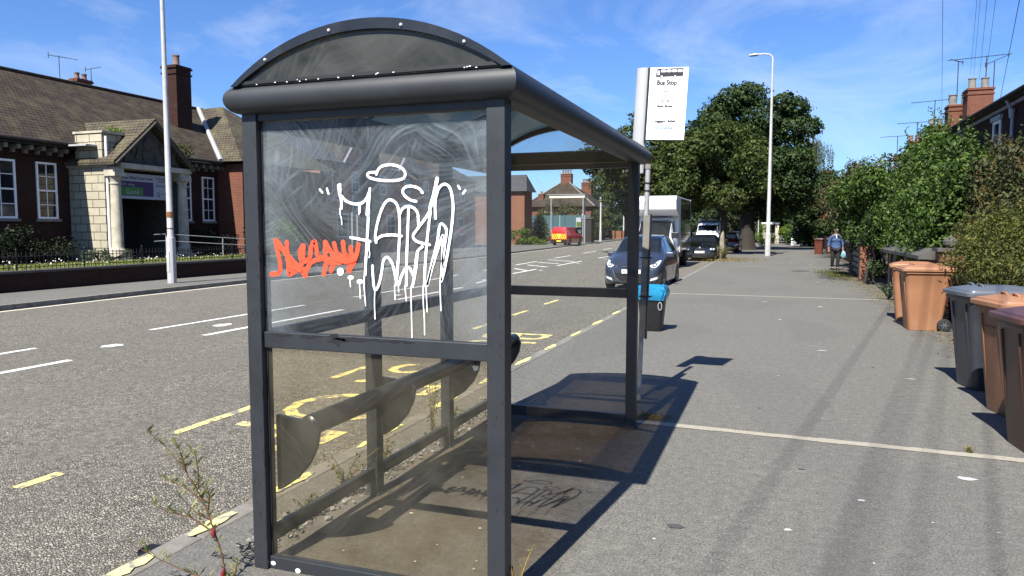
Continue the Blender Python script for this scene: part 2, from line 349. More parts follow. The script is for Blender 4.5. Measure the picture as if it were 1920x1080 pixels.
M['leaf_yellow'] = m_leaf('yellow_green_leaves', [(.05, .065, .018), (.10, .12, .028), (.17, .175, .042), (.24, .22, .06)], .3)
M['leaf_bright'] = m_leaf('bright_green_leaves', [(.08, .14, .02), (.15, .24, .04), (.22, .33, .06)], .35)
M['leaf_pale'] = m_leaf('pale_olive_leaves', [(.20, .22, .08), (.34, .34, .14), (.45, .42, .2)], .35)
M['leaf_grey'] = m_leaf('grey_green_leaves', [(.06, .09, .05), (.11, .15, .09), (.16, .2, .12)], .25)
M['leaf_far'] = m_leaf('far_leaves', [(.03, .05, .022), (.055, .08, .034), (.08, .105, .045)], .2)
M['leaf_dry'] = m_leaf('dry_leaves', [(.3, .2, .05), (.42, .3, .08), (.2, .13, .04)], .2)
M['petal'] = simple('white_petals', (.8, .76, .74), .6, .1); M['petal_yellow'] = simple('yellow_petals', (.8, .7, .15), .6, .1)
M['petal_purple'] = simple('purple_petals', (.28, .13, .35), .6, .1); M['bud_red'] = simple('red_buds', (.35, .03, .04), .5, .2)
M['bin_tan'] = simple('sun_faded_brown_plastic', (.44, .205, .10), .55, .08, 3, .4, bmp=.06, bscale=200, dirt=((.52, .33, .22), .5))
M['bin_mid'] = simple('mid_brown_plastic', (.31, .145, .078), .5, .1, 3, .4, bmp=.06, bscale=200, dirt=((.42, .26, .17), .5))
M['bin_brown'] = simple('brown_plastic', (.20, .093, .05), .5, .1, 3, .4, bmp=.06, bscale=200, dirt=((.3, .17, .1), .4))
M['bin_dark'] = simple('dark_brown_plastic', (.085, .036, .024), .42, .12, 3, .5, bmp=.05, bscale=200, dirt=((.13, .07, .045), .4))
M['bin_darklid'] = simple('maroon_lid_plastic', (.13, .055, .05), .4, .12, 3, .5)
M['bin_black'] = simple('blue_black_plastic', (.045, .052, .065), .42, .15, 3, .5, bmp=.05, bscale=200, dirt=((.12, .13, .14), .4))
M['bin_blacklid'] = simple('grey_blue_lid', (.13, .15, .175), .4, .12, 3, .5, dirt=((.24, .26, .28), .4))
M['bin_red'] = simple('red_brown_plastic', (.17, .045, .025), .5, .1, 3, .4)
M['concrete'] = simple('concrete', (.30, .285, .25), .9, .2, 4, bmp=.4, bscale=50, dirt=((.11, .1, .08), .6))
M['stain'] = simple('dark_tar_stain', (.10, .098, .10), .8, .2, 12)
M['coping'] = simple('coping_stone', (.13, .122, .11), .85, .2, 5, bmp=.4, bscale=40, dirt=((.06, .06, .04), .6))
M['pot'] = simple('clay_chimney_pot', (.30, .19, .13), .85, .2, 6, dirt=((.05, .04, .035), .7))
M['teal_board'] = simple('blue_green_hoarding', (.05, .135, .155), .7, .12, 2)
M['lead'] = simple('lead_flashing', (.62, .62, .62), .5, .1, 6)
M['skin'] = simple('skin', (.52, .30, .22), .5, .06, 30); M['hair'] = simple('grey_blond_hair', (.48, .41, .31), .6, .2, 60)
M['denim'] = simple('blue_denim', (.055, .115, .26), .85, .3, 25, bmp=.3, bscale=40); M['trousers'] = simple('black_trousers', (.013, .013, .016), .8, .2)
M['tshirt'] = simple('white_top', (.7, .68, .66), .8, .05); M['bag_aqua'] = simple('aqua_bag', (.25, .5, .58), .5, .4, 30)
M['headlamp'] = simple('headlamp', (.72, .74, .74), .08, .25, 40, .8, metal=.3)
M['plate'] = simple('number_plate', (.8, .8, .78), .4, .03); M['plate_yellow'] = simple('yellow_plate', (.75, .6, .05), .4, .03)
M['chrome'] = simple('chrome', (.75, .75, .76), .12, .05, metal=1)
M['carglass'] = simple('car_glass', (.012, .016, .02), .03, .4, 3, .9)
M['paint_blue'] = simple('slate_blue_car_paint', (.055, .066, .105), .3, .08, 4, .6, metal=.35, coat=1)
M['paint_black'] = simple('black_car_paint', (.008, .008, .010), .2, .1, 4, .6, coat=1)
M['paint_red'] = simple('red_car_paint', (.16, .012, .014), .25, .1, 4, .6, coat=1); M['paint_vred'] = simple('post_red_paint', (.55, .025, .02), .3, .1, 4, .5, coat=1)
M['paint_white'] = simple('white_van_paint', (.78, .79, .79), .35, .04, 3, .5, coat=.5); M['paint_dark'] = simple('dark_grey_car_paint', (.02, .021, .025), .25, .1, 4, .6, coat=1)
M['amber'] = simple('amber_reflective', (.75, .36, .04), .4, .1); M['purple'] = simple('purple_board', (.06, .015, .12), .5, .1); M['green_board'] = simple('green_board', (.06, .26, .03), .5, .1)
M['sign_white'] = simple('sign_board_white', (.55, .57, .64), .5, .05); M['navy'] = simple('navy_ink', (.01, .015, .05), .5, .1); M['blue_sign'] = simple('pale_blue_board', (.07, .13, .19), .5, .1)
M['litter'] = simple('litter_white', (.67, .66, .63), .7, .08, 40)
M['wire'] = simple('cable', (.03, .03, .035), .7, .1)

# ------------------------------------------------------------------ terrain and road
ROADZ = -0.10
g = MB(); g.quad((-700, -200, -.18), (700, -200, -.18), (700, 1500, -.18), (-700, 1500, -.18)); struct(g, 'ground', M['ground'], norm=False)
KERB = [(-14.7, -25), (-15.15, 10), (-15.55, 16), (-16.0, 24), (-17.0, 42), (-18.6, 62), (-20.6, 90), (-23.5, 125), (-30, 190), (-44, 300), (-75, 520)]
WALL = [(-17.9, -25), (-18.1, 10), (-18.3, 16), (-18.4, 24), (-19.6, 42), (-22.5, 62), (-25, 90), (-28.5, 125), (-35, 190), (-49, 300), (-80, 520)]
def interp(T, y):
    ys = [b for a, b in T]; xs = [a for a, b in T]; return float(np.interp(y, ys, xs))
YS = [-25, 0, 5, 10, 14, 18, 22, 27, 33, 42, 52, 62, 76, 90, 110, 125, 160, 190, 240, 300, 400, 520]
r = MB()
for a, b in zip(YS[:-1], YS[1:]): r.quad((interp(KERB, a), a, ROADZ), (-2.9, a, ROADZ), (-2.9-max(0, b-150)*.02, b, ROADZ), (interp(KERB, b), b, ROADZ))
struct(r, 'road', M['road'], norm=False)
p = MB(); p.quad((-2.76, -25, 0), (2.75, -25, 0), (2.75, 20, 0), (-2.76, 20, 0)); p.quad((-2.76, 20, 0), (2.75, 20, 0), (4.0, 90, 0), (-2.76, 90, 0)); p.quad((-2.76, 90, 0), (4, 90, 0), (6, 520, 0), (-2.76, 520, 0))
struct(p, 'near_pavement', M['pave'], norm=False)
p = MB()
for a, b in zip(YS[:-1], YS[1:]): p.quad((interp(WALL, a)-.3, a, 0.01), (interp(KERB, a)-.14, a, 0.01), (interp(KERB, b)-.14, b, 0.01), (interp(WALL, b)-.3, b, 0.01))
struct(p, 'far_pavement', M['pave'], norm=False)
k = MB()
for i in range(220):                                      # near kerbstones with joints
    y0 = -8+i*.915
    k.box(-2.905, -2.765, y0+.004, y0+.911, -.16, .004+rnd.uniform(-.002, .002))
struct(k, 'near_kerb', M['kerb'], bevel=.012)
k = MB()
for i in range(130):
    y0 = -8+i*.915; y1 = y0+.911; x0, x1 = interp(KERB, y0), interp(KERB, y1)
    k.add([(x0, y0, -.16), (x1, y1, -.16), (x1-.14, y1, -.16), (x0-.14, y0, -.16), (x0-.015, y0, .014), (x1-.015, y1, .014), (x1-.14, y1, .014), (x0-.14, y0, .014)],
          [(0, 1, 2, 3), (4, 5, 6, 7), (0, 1, 5, 4), (1, 2, 6, 5), (2, 3, 7, 6), (3, 0, 4, 7)])
struct(k, 'far_kerb', M['kerb'])
g = MB(); g.quad((2.75, -25, .006), (40, -25, .006), (40, 400, .006), (6, 400, .006), (4, 90, .006), (2.75, 20, .006)); struct(g, 'front_gardens', M['ground'], norm=False)
g = MB(); g.box(-60, -18.5, 2, 31.5, -.1, .46); struct(g, 'raised_garden', M['ground'])
g = MB(); g.quad((-90, 31.5, .02), (-18.9, 31.5, .02), (-22.6, 62, .02), (-49, 300, .02), (-120, 300, .02)); struct(g, 'far_ground', M['pave'], norm=False)

# markings
def strip(mb, x0, x1, y0, y1, z): mb.quad((x0, y0, z), (x1, y0, z), (x1, y1, z), (x0, y1, z))
mk = MB(); ZM = ROADZ+.004
def worn_rect(mb, x, y0, y1, wd, z, dx=0.0):
    n = max(2, int(abs(y1-y0)/.12)); a = []; b = []
    for i in range(n+1):
        t = i/n; y = y0+(y1-y0)*t; e = rnd.uniform(-.006, .006)
        a.append((x+dx*t-wd/2+e, y, z)); b.append((x+dx*t+wd/2+rnd.uniform(-.006, .006), y, z))
    for i in range(n): mb.quad(a[i], b[i], b[i+1], a[i+1])
for y0, y1 in ((-1, 1.2), (3.0, 7.05), (9.45, 13.5), (15.9, 19.9)):
    worn_rect(mk, -8.62, y0, y1, .12, ZM); worn_rect(mk, -9.95, y0+.2, y1+.55, .10, ZM)
worn_rect(mk, -8.9, 21.6, 25.0, .12, ZM, -.5)
for y0, y1 in ((26.8, 30.1), (33.4, 38.5), (43, 48.8), (53, 58), (63, 68), (74, 80)): worn_rect(mk, -9.5-(y0-26)*.022, y0, y1, .13, ZM, -.1)
for y0, y1 in ((22.0, 25.4), (28.4, 31.4), (33.3, 37.6), (42, 46.8), (51.3, 56.8), (61, 66), (72, 78)): worn_rect(mk, -11.1-(y0-25)*.07, y0, y1, .12, ZM, -.3)
for (x0, y0), (x1, y1) in (((-10.7, 30.2), (-9.62, 28.8)), ((-11.2, 33.5), (-9.7, 31.9)), ((-11.6, 36.4), (-10.07, 35.1)), ((-12.05, 39.8), (-9.99, 37.7)), ((-10.5, 27.0), (-9.5, 25.7))):
    mk.quad((x0, y0, ZM), (x1, y1, ZM), (x1, y1+.26, ZM), (x0, y0+.26, ZM))
struct(mk, 'centre_line_markings', M['white_line'], norm=False)
mk = MB()
for i in range(len(YS)-1):
    a, b = YS[i], YS[i+1]
    if b > 170: break
    mk.quad((interp(KERB, a)+.10, a, ZM), (interp(KERB, a)+.22, a, ZM), (interp(KERB, b)+.22, b, ZM), (interp(KERB, b)+.10, b, ZM))
struct(mk, 'far_edge_line', M['cream_line'], norm=False)
mk = MB()
def blob(mb, x, y, rx, ry, z, n=14, jit=.25):
    P = []
    for i in range(n):
        t = 2*math.pi*i/n; q = 1+rnd.uniform(-jit, jit); P.append((x+rx*q*math.cos(t), y+ry*q*math.sin(t), z))
    mb.quad(*P)
blob(mk, -9.12, 8.15, .13, .17, ZM); blob(mk, -9.25, 10.6, .12, .2, ZM)
for i in range(6): blob(mk, -9.2, 17+i*6.2, .1, .16, ZM)
struct(mk, 'road_stud_paint', M['white_line'], norm=False)
mk = MB()
for y0, y1 in ((1.4, 2.1), (3.38, 3.70), (4.75, 6.0), (7.2, 8.1), (9.4, 10.3), (11.6, 12.5), (13.75, 14.65), (16.0, 17.1), (18.5, 19.4)): worn_rect(mk, -4.6-.02*y0, y0, y1, .095, ZM)
worn_rect(mk, -2.98, 7.5, 18.5, .05, ZM)
struct(mk, 'bus_bay_dashes', M['yellow_worn'], norm=False)
mk = MB()
for y0, y1, a in ((-1.0, 1.0, .5), (2.3, 2.72, 1), (2.95, 3.3, .9), (3.62, 4.05, 1), (4.6, 5.3, .6), (5.9, 6.4, .8), (7.0, 7.5, .8), (8.1, 8.7, .7), (9.3, 9.8, .8), (10.6, 11.2, .6), (12.0, 12.7, .8), (13.6, 14.3, .8)):
    n = 9; A = []; B = []
    for i in range(n+1):
        y = y0+(y1-y0)*i/n; t = math.sin(math.pi*min(.97, max(.03, i/n)))**.4
        A.append((-2.835-.055*t*rnd.uniform(.7, 1.05), y, .0105)); B.append((-2.835+.05*t*rnd.uniform(.5, 1.1)*a, y, .0105))
    for i in range(n): mk.quad(A[i], B[i], B[i+1], A[i+1])
struct(mk, 'kerb_paint_patches', M['kerb_yellow'], norm=False)
# BUS STOP lettering, drawn out along the bay and read from the carriageway
t_ = text_obj('BUS STOP', 'bus_bay_lettering', M['yellow_worn'], None, (-4.42, 11.5, ZM+.0005), 1.6, ((0, -1, 0), (1, 0, 0)), ext=.0004, sx=.98, off=-.012); t_['kind'] = 'structure'
mk = MB()
for (x0, y0), (x1, y1) in (((-1.06, 6.06), (2.7, 5.86)), ((-2.7, 18.72), (2.6, 18.55)), ((-1.4, 33.5), (1.9, 33.3)), ((.3, 40.6), (1.2, 41.2))):
    hw = .055 if y0 < 10 else .07; n = 24
    for i in range(n):
        a, b = i/n, (i+1)/n; j0, j1 = [rnd.uniform(.8, 1.1)*hw for _ in (0, 1)]
        mk.quad((x0+(x1-x0)*a, y0+(y1-y0)*a-j0, .004), (x0+(x1-x0)*b, y0+(y1-y0)*b-j0, .004), (x0+(x1-x0)*b, y0+(y1-y0)*b+j1, .004), (x0+(x1-x0)*a, y0+(y1-y0)*a+j1, .004))
struct(mk, 'pavement_joint_strips', M['expansion'], norm=False)
mk = MB()
for x, y, a, b in ((.62, 10.5, .07, .035), (.1, 13.9, .03, .05), (1.2, 5.35, .05, .035), (.52, 4.7, .02, .02), (1.75, 5.2, .04, .05), (.9, 16.5, .05, .05), (-.2, 17.2, .06, .04), 
                   (.1, 4.1, .02, .015), (1.4, 8.8, .06, .02), (1.2, 24, .05, .06), (1.5, 36, .1, .1), (.7, 38, .08, .1)):
    blob(mk, x, y, a, b, .0045, 11, .4)
for i in range(45):
    y = rnd.uniform(3, 26); x = rnd.uniform(-.8, 2.3); blob(mk, x, y, rnd.uniform(.004, .016), rnd.uniform(.004, .014), .0045, 7, .4)
for i in range(26): blob(mk, rnd.uniform(-2.1, -1.15), rnd.uniform(3, 5.8), rnd.uniform(.004, .011), rnd.uniform(.004, .010), .0045, 7, .4)
tag(mk.build('pavement_paint_specks', M['litter'], norm=False), kind='structure')
mk = MB(); blob(mk, -.47, 3.95, .045, .03, .0046, 14, .15); blob(mk, 1.9, 26.5, .5, 1.1, .0046, 18, .3); blob(mk, .9, 30.5, .35, .5, .0046, 18, .3); blob(mk, 1.1, 9.4, .02, .014, .0046); blob(mk, .2, 5.2, .02, .014, .0046); blob(mk, -.1, 6.9, .012, .012, .0046)
tag(mk.build('pavement_stains', M['stain'], norm=False), kind='structure')

# ================================================================== BUS SHELTER
SH = thing('bus_shelter', 'dark grey metal bus shelter with a curved roof and graffiti on its scratched end panel', 'bus shelter', (-1.65, 4.35, 0))
XL, XR, YN, YF = -2.255, -1.064, 2.83, 5.85
def part(mb, name, m, parent=SH, **k): return mb.build(name, m, parent, **k)
# corner and back posts
for x, y in ((XR, YN), (XL, YN), (XR, YF), (XL, YF), (XL, 3.86), (XL, 4.91)):
    hw = (.038 if x == XL else .040) if y in (YN, YF) else .036
    b = MB(); b.box(x-hw, x+hw, y-.04, y+.04, 0.0, 2.13)
    b.box(x-hw-.012, x+hw+.012, y-.052, y+.052, 0.0, .012) if y > YN else None
    part(b, 'post', M['steel'], bevel=.004)
def rail(x0, x1, y0, y1, z0, z1, nm='rail', bv=.004):
    b = MB(); b.box(x0, x1, y0, y1, z0, z1); return part(b, nm, M['steel'], bevel=bv)
for y in (YN, YF):
    for z0, z1 in ((1.055, 1.13), (-.0, .06) if y == YN else (.03, .115)):
        rail(XL+.039, XR-.041, y-.022, y+.022, z0, z1)
    rail(XL+.039, XR-.041, y-.03, y+.03, 2.085, 2.13, 'head_rail')
for a, b_ in ((YN, 3.86), (3.86, 4.91), (4.91, YF)):
    rail(XL-.018, XL+.018, a+.045 if a == YN else a+.038, b_-.045 if b_ == YF else b_-.038, 1.06, 1.13, 'back_rail')
    rail(XL-.018, XL+.018, a+.045 if a == YN else a+.038, b_-.045 if b_ == YF else b_-.038, .10, .17, 'back_rail')
    rail(XL-.018, XL+.018, a+.045 if a == YN else a+.038, b_-.045 if b_ == YF else b_-.038, 2.06, 2.13, 'back_rail')
# rounded eaves beam: a rounded section swept round all four sides
OX0, OX1, OY0, OY1 = -2.345, -.955, 2.73, 6.03
sec = []                                            # (outward offset, z)
for i in range(11):
    t = math.pi/2 - math.pi*i/10
    sec.append((-.058+.058*math.cos(t), 2.178+.062*math.sin(t)))
sec += [(-.13, 2.116), (-.13, 2.225), (-.10, 2.24)]
def eave(nm, horiz, inner=False):
    b = MB(); m = len(sec)
    P = []
    for o_, z in sec:
        if horiz == 'N': P.append(((OX0-o_*1, OY0-o_, z), (OX1+o_*1, OY0-o_, z)))
        if horiz == 'F': P.append(((OX0-o_, OY1+o_, z), (OX1+o_, OY1+o_, z)))
        if horiz == 'R': P.append(((OX1+o_, OY0-o_, z), (OX1+o_, OY1+o_, z)))
        if horiz == 'L': P.append(((OX0-o_, OY0-o_, z), (OX0-o_, OY1+o_, z)))
    V = [q[0] for q in P]+[q[1] for q in P]
    F = [(i, (i+1) % m, m+(i+1) % m, m+i) for i in range(m)]
    b.add(V, F); return part(b, nm, M['steel'], smooth=50)
for h_ in 'NFRL': eave('eaves_beam', h_)
for x, y in ((XR, YN), (XL, YN), (XR, YF), (XL, YF)):
    b = MB(); b.box(x-.045, x+.045, y-.045, y+.045, 2.13, 2.16); part(b, 'post_head', M['steel_scuff'])
# barrel roof
def arc(x0, x1, z0, h, n=28):
    wd = (x1-x0)/2; Rr = (wd*wd+h*h)/(2*h); cx = (x0+x1)/2; cz = z0+h-Rr; a = math.asin(wd/Rr)
    return [(cx+Rr*math.sin(-a+2*a*i/n), cz+Rr*math.cos(-a+2*a*i/n)) for i in range(n+1)]
AO = arc(-2.30, -.985, 2.235, .225); AI = arc(-2.297, -.988, 2.229, .2235)
def arcslab(A, B, y0, y1, nm, m, **k):
    b = MB(); n = len(A)
    V = [(x, y0, z) for x, z in A]+[(x, y1, z) for x, z in A]+[(x, y0, z) for x, z in B]+[(x, y1, z) for x, z in B]
    F = []
    for i in range(n-1):
        F += [(i, i+1, n+i+1, n+i), (2*n+i, 3*n+i, 3*n+i+1, 2*n+i+1), (i, 2*n+i, 2*n+i+1, i+1), (n+i, n+i+1, 3*n+i+1, 3*n+i)]
    F += [(0, n, 3*n, 2*n), (n-1, 3*n-1, 4*n-1, 2*n-1)]
    b.add(V, F); return part(b, nm, m, smooth=40, **k)
arcslab(AO, arc(-2.298, -.987, 2.233, .222), 2.76, 6.0, 'roof_sheet', M['roofsheet'])
AR1 = arc(-2.305, -.98, 2.232, .236); AR2 = arc(-2.27, -1.015, 2.232, .192)
for y0, y1 in ((2.735, 2.772), (3.83, 3.87), (4.89, 4.93), (5.99, 6.025)):
    arcslab(arc(-2.29, -.995, 2.225, .218) if 3 < y0 < 5.5 else AR1, AR2, y0, y1, 'roof_rib', M['fin'])
for y0, y1 in ((2.745, 2.749), (6.01, 6.014)):
    pass
def gable(y, nm, m):
    A = arc(-2.265, -1.02, 2.232, .19); b = MB(); n = len(A)
    V = [(x, y, z) for x, z in A]+[(x, y+.006, z) for x, z in A]
    b.add(V, [tuple(range(n)), tuple(range(2*n-1, n-1, -1))]+[(i, i+1, n+i+1, n+i) for i in range(n-1)]+[(0, n, 2*n-1, n-1)]); return part(b, nm, m)
gable(2.752, 'gable_sheet', M['gable']); gable(6.004, 'gable_sheet', M['gable_far'])
b = MB(); b.box(-2.27, -1.01, 2.742, 2.752, 2.238, 2.252); part(b, 'gable_trim', M['steel_scuff'])
A = arc(-2.28, -1.005, 2.24, .205)
for i in (4, 11, 18, 24):
    x, z = A[i]; b = MB(); b.lathe([(.0065, .0), (.0065, -.006), (.003, -.009)], (x, 2.735, z-.004), 10, 'y'); part(b, 'screw', M['screw'], smooth=40)
for x in (-1.95, -1.62, -1.28):
    b = MB(); b.lathe([(.007, .0), (.007, -.006)], (x, 5.985, 2.15), 8, 'y'); part(b, 'screw', M['screw'])
# panels
def sheet(x0, x1, y0, y1, z0, z1, m, nm='glazing_panel'):
    b = MB(); b.box(x0, x1, y0, y1, z0, z1); return part(b, nm, m)
UP = sheet(XL+.0385, XR-.0405, YN-.004, YN+.002, 1.131, 2.145, M['panel_up'], 'graffiti_panel')
UP['label'] = 'scratched and hazy upper panel tagged with white marker letters and a red scrawl'
sheet(XL+.0385, XR-.0405, YN-.003, YN+.003, .061, 1.054, M['panel_low'])
sheet(XL+.0385, XR-.0405, YF-.003, YF+.003, 1.131, 2.084, M['panel_clear'])
sheet(XL+.0385, XR-.0405, YF-.003, YF+.003, .116, 1.054, M['panel_clear'])
for a, b_ in ((YN, 3.86), (3.86, 4.91), (4.91, YF)):
    a2 = a+.045 if a == YN else a+.038; b2 = b_-.045 if b_ == YF else b_-.038
    sheet(XL-.003, XL+.003, a2, b2, 1.131, 2.059, M['panel_clear']); sheet(XL-.003, XL+.003, a2, b2, .171, 1.059, M['panel_low'])
# black gaskets round the near sheets
for z0, z1 in ((.061, 1.054), (1.131, 2.13)):
    b = MB(); b.box(XL+.0382, XL+.046, YN-.008, YN-.005, z0, z1); part(b, 'gasket', M['steel_scuff']); b = MB(); b.box(XR-.047, XR-.0402, YN-.008, YN-.005, z0, z1); part(b, 'gasket', M['steel_scuff'])
# perch bench: padded tube on four fin brackets
b = MB(); b.tube([(-2.06, 2.915, .672), (-2.06, 2.92, .672), (-2.06, 5.84, .672), (-2.06, 5.9, .668)], [.05, .052, .052, .03], 16)
part(b, 'perch_seat', M['fin'], smooth=True)
for y in (2.90, 3.88, 4.90, 5.80):
    b = MB(); pr = [(XL+.03, .72), (-2.02, .70), (-1.985, .66), (-2.0, .58), (-2.04, .50), (-2.11, .42), (-2.19, .365), (XL+.03, .35)]
    b.prism(pr, 'y', y-.012, y+.012); part(b, 'seat_bracket', M['fin'], bevel=.004)
b = MB(); blob_ = [(-2.02+.02*math.cos(t)*(1+.3*math.sin(3*t)), .60+.026*math.sin(t)*(1+.25*math.cos(2*t))) for t in np.linspace(0, 6.28, 12)[:-1]]
b.prism(blob_, 'y', 4.884, 4.887); part(b, 'paint_blot', M['whitepaint'])
for x, z, r_ in ((-2.197, .028, .010), (-2.06, .012, .011)):
    b = MB(); b.prism([(x+r_*math.cos(t)*1.3, z+r_*math.sin(t)) for t in np.linspace(0, 6.28, 10)[:-1]], 'y', YN-.0235, YN-.0225); part(b, 'paint_blot', M['whitepaint'])
# scuffs and torn paint on the rails and posts
b = MB()
def scuff(mb, cx, cz, rx, rz, y, n=18):
    P = []
    for i in range(n):
        t = 2*math.pi*i/n; q = rnd.uniform(.45, 1.15); P.append((cx+rx*q*math.cos(t), y, cz+rz*q*math.sin(t)))
    mb.quad(*P)
scuff(b, -1.83, 1.108, .05, .028, YN-.0232); scuff(b, -1.76, 1.115, .10, .012, YN-.0232); scuff(b, -2.12, 1.12, .06, .009, YN-.0232); scuff(b, -1.98, 1.118, .05, .010, YN-.0232)
for i in range(46): scuff(b, rnd.uniform(-1.95, -1.45), 1.126-abs(rnd.gauss(0, .010)), rnd.uniform(.004, .03), rnd.uniform(.001, .004), YN-.0232-i*.00001, 8)
for i in range(70): 
    x = rnd.choice((XL, XR)); scuff(b, x+rnd.uniform(-.036, .036), rnd.uniform(.1, 2.05), rnd.uniform(.0006, .004), rnd.uniform(.002, .016), YN-.0412, 9)
for z in (.9, 1.25, 1.5, .55, 1.75, .2): scuff(b, XL+.037, z, .005, rnd.uniform(.02, .09), YN-.0412, 11)
part(b, 'paint_scuffs', M['steel_scuff'], norm=False)
# white chips and drips on the near gable and eaves
b = MB()
for i in range(16): scuff(b, rnd.uniform(-2.2, -1.05), 2.236+rnd.uniform(-.003, .006), rnd.uniform(.003, .007), .0025, 2.7405, 6)
part(b, 'paint_chips', M['whitepaint'], norm=False)
# graffiti: strokes drawn in panel coordinates (x across the shelter, z height)
def gz(px, py, sc=2.7, ox=450, oy=280):        # graffiti sketch units to metres on the panel
    u = (px/sc+ox-700)/100; v = (py/sc+oy-430)/100
    return (-1.64317+.262571*u-.003874*v-.00722*u*u+.00172*u*v+.0002*u**3, 1.60026-.23018*v+.006371*u*v-.001412*u*u*v)
def smoothpts(P, n=5):
    P = [np.array(p, float) for p in P]
    if len(P) < 3: return P
    Q = [2*P[0]-P[1]]+P+[2*P[-1]-P[-2]]; out = []
    for i in range(1, len(Q)-2):
        for k in range(n):
            t = k/n; a, b_, c, d = Q[i-1], Q[i], Q[i+1], Q[i+2]
            out.append(.5*((2*b_)+(-a+c)*t+(2*a-5*b_+4*c-d)*t*t+(-a+3*b_-3*c+d)*t**3))
    return out+[P[-1]]
def stroke(mb, P, wd, y, sc=2.7, ox=450, oy=280, taper=False):
    Q = smoothpts([gz(a, b_, sc, ox, oy) for a, b_ in P]); n = len(Q)
    rs = [wd*(1-.35*(i/n) if taper else 1)*(1+.08*math.sin(i*1.7)) for i in range(n)]
    for i, q in enumerate(Q):                     # flat ribbon with round dabs
        if i+1 < n:
            d = Q[i+1]-q; l = math.hypot(*d) or 1; nx, nz = -d[1]/l, d[0]/l
            mb.quad((q[0]+nx*rs[i], y, q[1]+nz*rs[i]), (q[0]-nx*rs[i], y, q[1]-nz*rs[i]), (Q[i+1][0]-nx*rs[i+1], y, Q[i+1][1]-nz*rs[i+1]), (Q[i+1][0]+nx*rs[i+1], y, Q[i+1][1]+nz*rs[i+1]))
        mb.quad(*[(q[0]+rs[i]*math.cos(t), y+.0001*(i%2+1), q[1]+rs[i]*math.sin(t)) for t in np.linspace(0, 2*math.pi, 11)[:-1]])
g = MB(); W_ = .0058; Yg = 2.8245
S = [[(690,118),(655,120),(645,132),(660,146),(700,156),(760,160),(805,156),(830,145),(836,122),(822,100),(795,86),(760,80),(722,86),(700,104),(690,128)],
 [(507,180),(501,200),(505,232),(512,258),(513,300)],[(505,180),(509,205),(507,230)],[(512,235),(540,263),(580,277),(615,273),(640,250),(655,215),(658,200)],
 [(655,225),(650,330),(644,450),(639,540),(634,636)],[(658,232),(652,330),(645,440)],[(560,446),(600,453),(660,466)],[(690,472),(686,440),(695,380),(715,312),(737,270),(762,256),(790,272),(804,310),(809,380),(806,480),(799,600),(790,688)],
 [(686,460),(720,438),(770,433),(818,439)],[(672,590),(674,640),(680,700),(690,712),(705,682),(718,622),(728,562),(750,548),(776,590),(790,660)],
 [(808,330),(825,300),(850,289),(880,297),(900,322),(903,350),(905,385)],[(855,302),(850,420),(845,560),(843,690)],
 [(893,265),(860,255),(832,232),(826,208),(845,190),(880,190),(910,202),(925,221)],
 [(1001,152),(985,225),(962,310),(938,352),(900,402),(878,438),(892,463),(922,474),(962,483)],[(966,312),(955,400),(945,500),(938,600),(935,690)],
 [(806,685),(820,640),(840,602),(860,602),(882,640),(888,600),(900,520),(925,492)],[(900,520),(893,600),(875,695)],
 [(992,350),(990,270),(1006,205),(1035,180),(1065,200),(1080,270),(1078,350),(1065,450),(1042,580),(1020,665),(1028,560),(1040,470),(1046,404),(1016,381),(1000,470),(975,570),(955,660),(950,688),(968,620),(992,540),(1016,468),(1030,440),(1026,540),(1033,600)]]
for i_, P in enumerate(S): stroke(g, P, W_, Yg-.00022*i_)
for P in ([(1001,152),(988,215),(965,300)],[(503,185),(508,215)],[(655,226),(648,330)]): stroke(g, P, W_*1.35, Yg-.0052)
for P in ([(404,205),(417,220)],[(440,200),(448,226)],[(1105,189),(1113,203)],[(1141,212),(1130,226)]): stroke(g, P, .0045, Yg)
for P in ([(512,300),(514,330),(520,350),(522,380)],[(608,270),(609,330)],[(616,270),(615,320)],[(662,465),(660,500),(664,530),(660,548)],[(690,712),(688,780),(691,862)],[(790,688),(791,730),(793,762)],[(809,685),(811,722)],[(843,690),(846,730),(850,768)],[(873,695),(875,800),(878,955)],[(935,690),(936,780),(941,860),(942,940)],[(950,690),(952,750),(955,822)],[(1020,665),(1022,740),(1025,815)],[(636,640),(636,700),(643,794)],[(563,655),(566,696)],[(612,678),(616,755)]):
    stroke(g, P, .0022, Yg-.0056-.00001*P[0][0])
for cx_, cz_, a, b_ in ((508,620,17,20),(560,650,15,11),(607,671,16,12)):
    g.quad(*[(gz(cx_+a*math.cos(t), cz_+b_*math.sin(t))[0], Yg, gz(cx_+a*math.cos(t), cz_+b_*math.sin(t))[1]) for t in np.linspace(0, 2*math.pi, 15)[:-1]])
gw = g.build('white_graffiti', M['whitepaint'], UP, norm=False)
g = MB(); Yr = 2.8247
RS = [[(152,705),(162,770),(182,850),(190,925),(172,962),(118,968)],[(152,705),(195,765),(262,845),(335,925),(385,985)],[(165,715),(225,790),(290,870),(345,920)],[(240,722),(244,800),(254,900),(258,970),(320,940),(372,930)],[(385,985),(398,930),(430,882),(480,858),(540,850)],
 [(365,750),(342,800),(362,872),(418,842),(430,765),(455,718),(470,762),(482,822),(522,850)],[(372,750),(368,820),(366,880),(320,915)],[(540,722),(540,800),(546,880),(530,972)],[(542,722),(580,790),(612,842),(603,900),(586,946)],[(610,732),(630,800),(662,830),(694,830)],
 [(680,722),(690,800),(720,850),(732,900),(724,948)],[(725,948),(768,872),(790,800),(800,742)],[(640,868),(700,862),(760,862)],[(560,860),(640,850),(700,845)],[(740,762),(748,850),(740,900)],[(660,880),(600,885),(560,880)],[(700,880),(740,880),(780,846)],[(600,830),(650,860),(720,872)],[(255,905),(300,920),(350,940)],[(245,850),(285,905),(330,935)]]
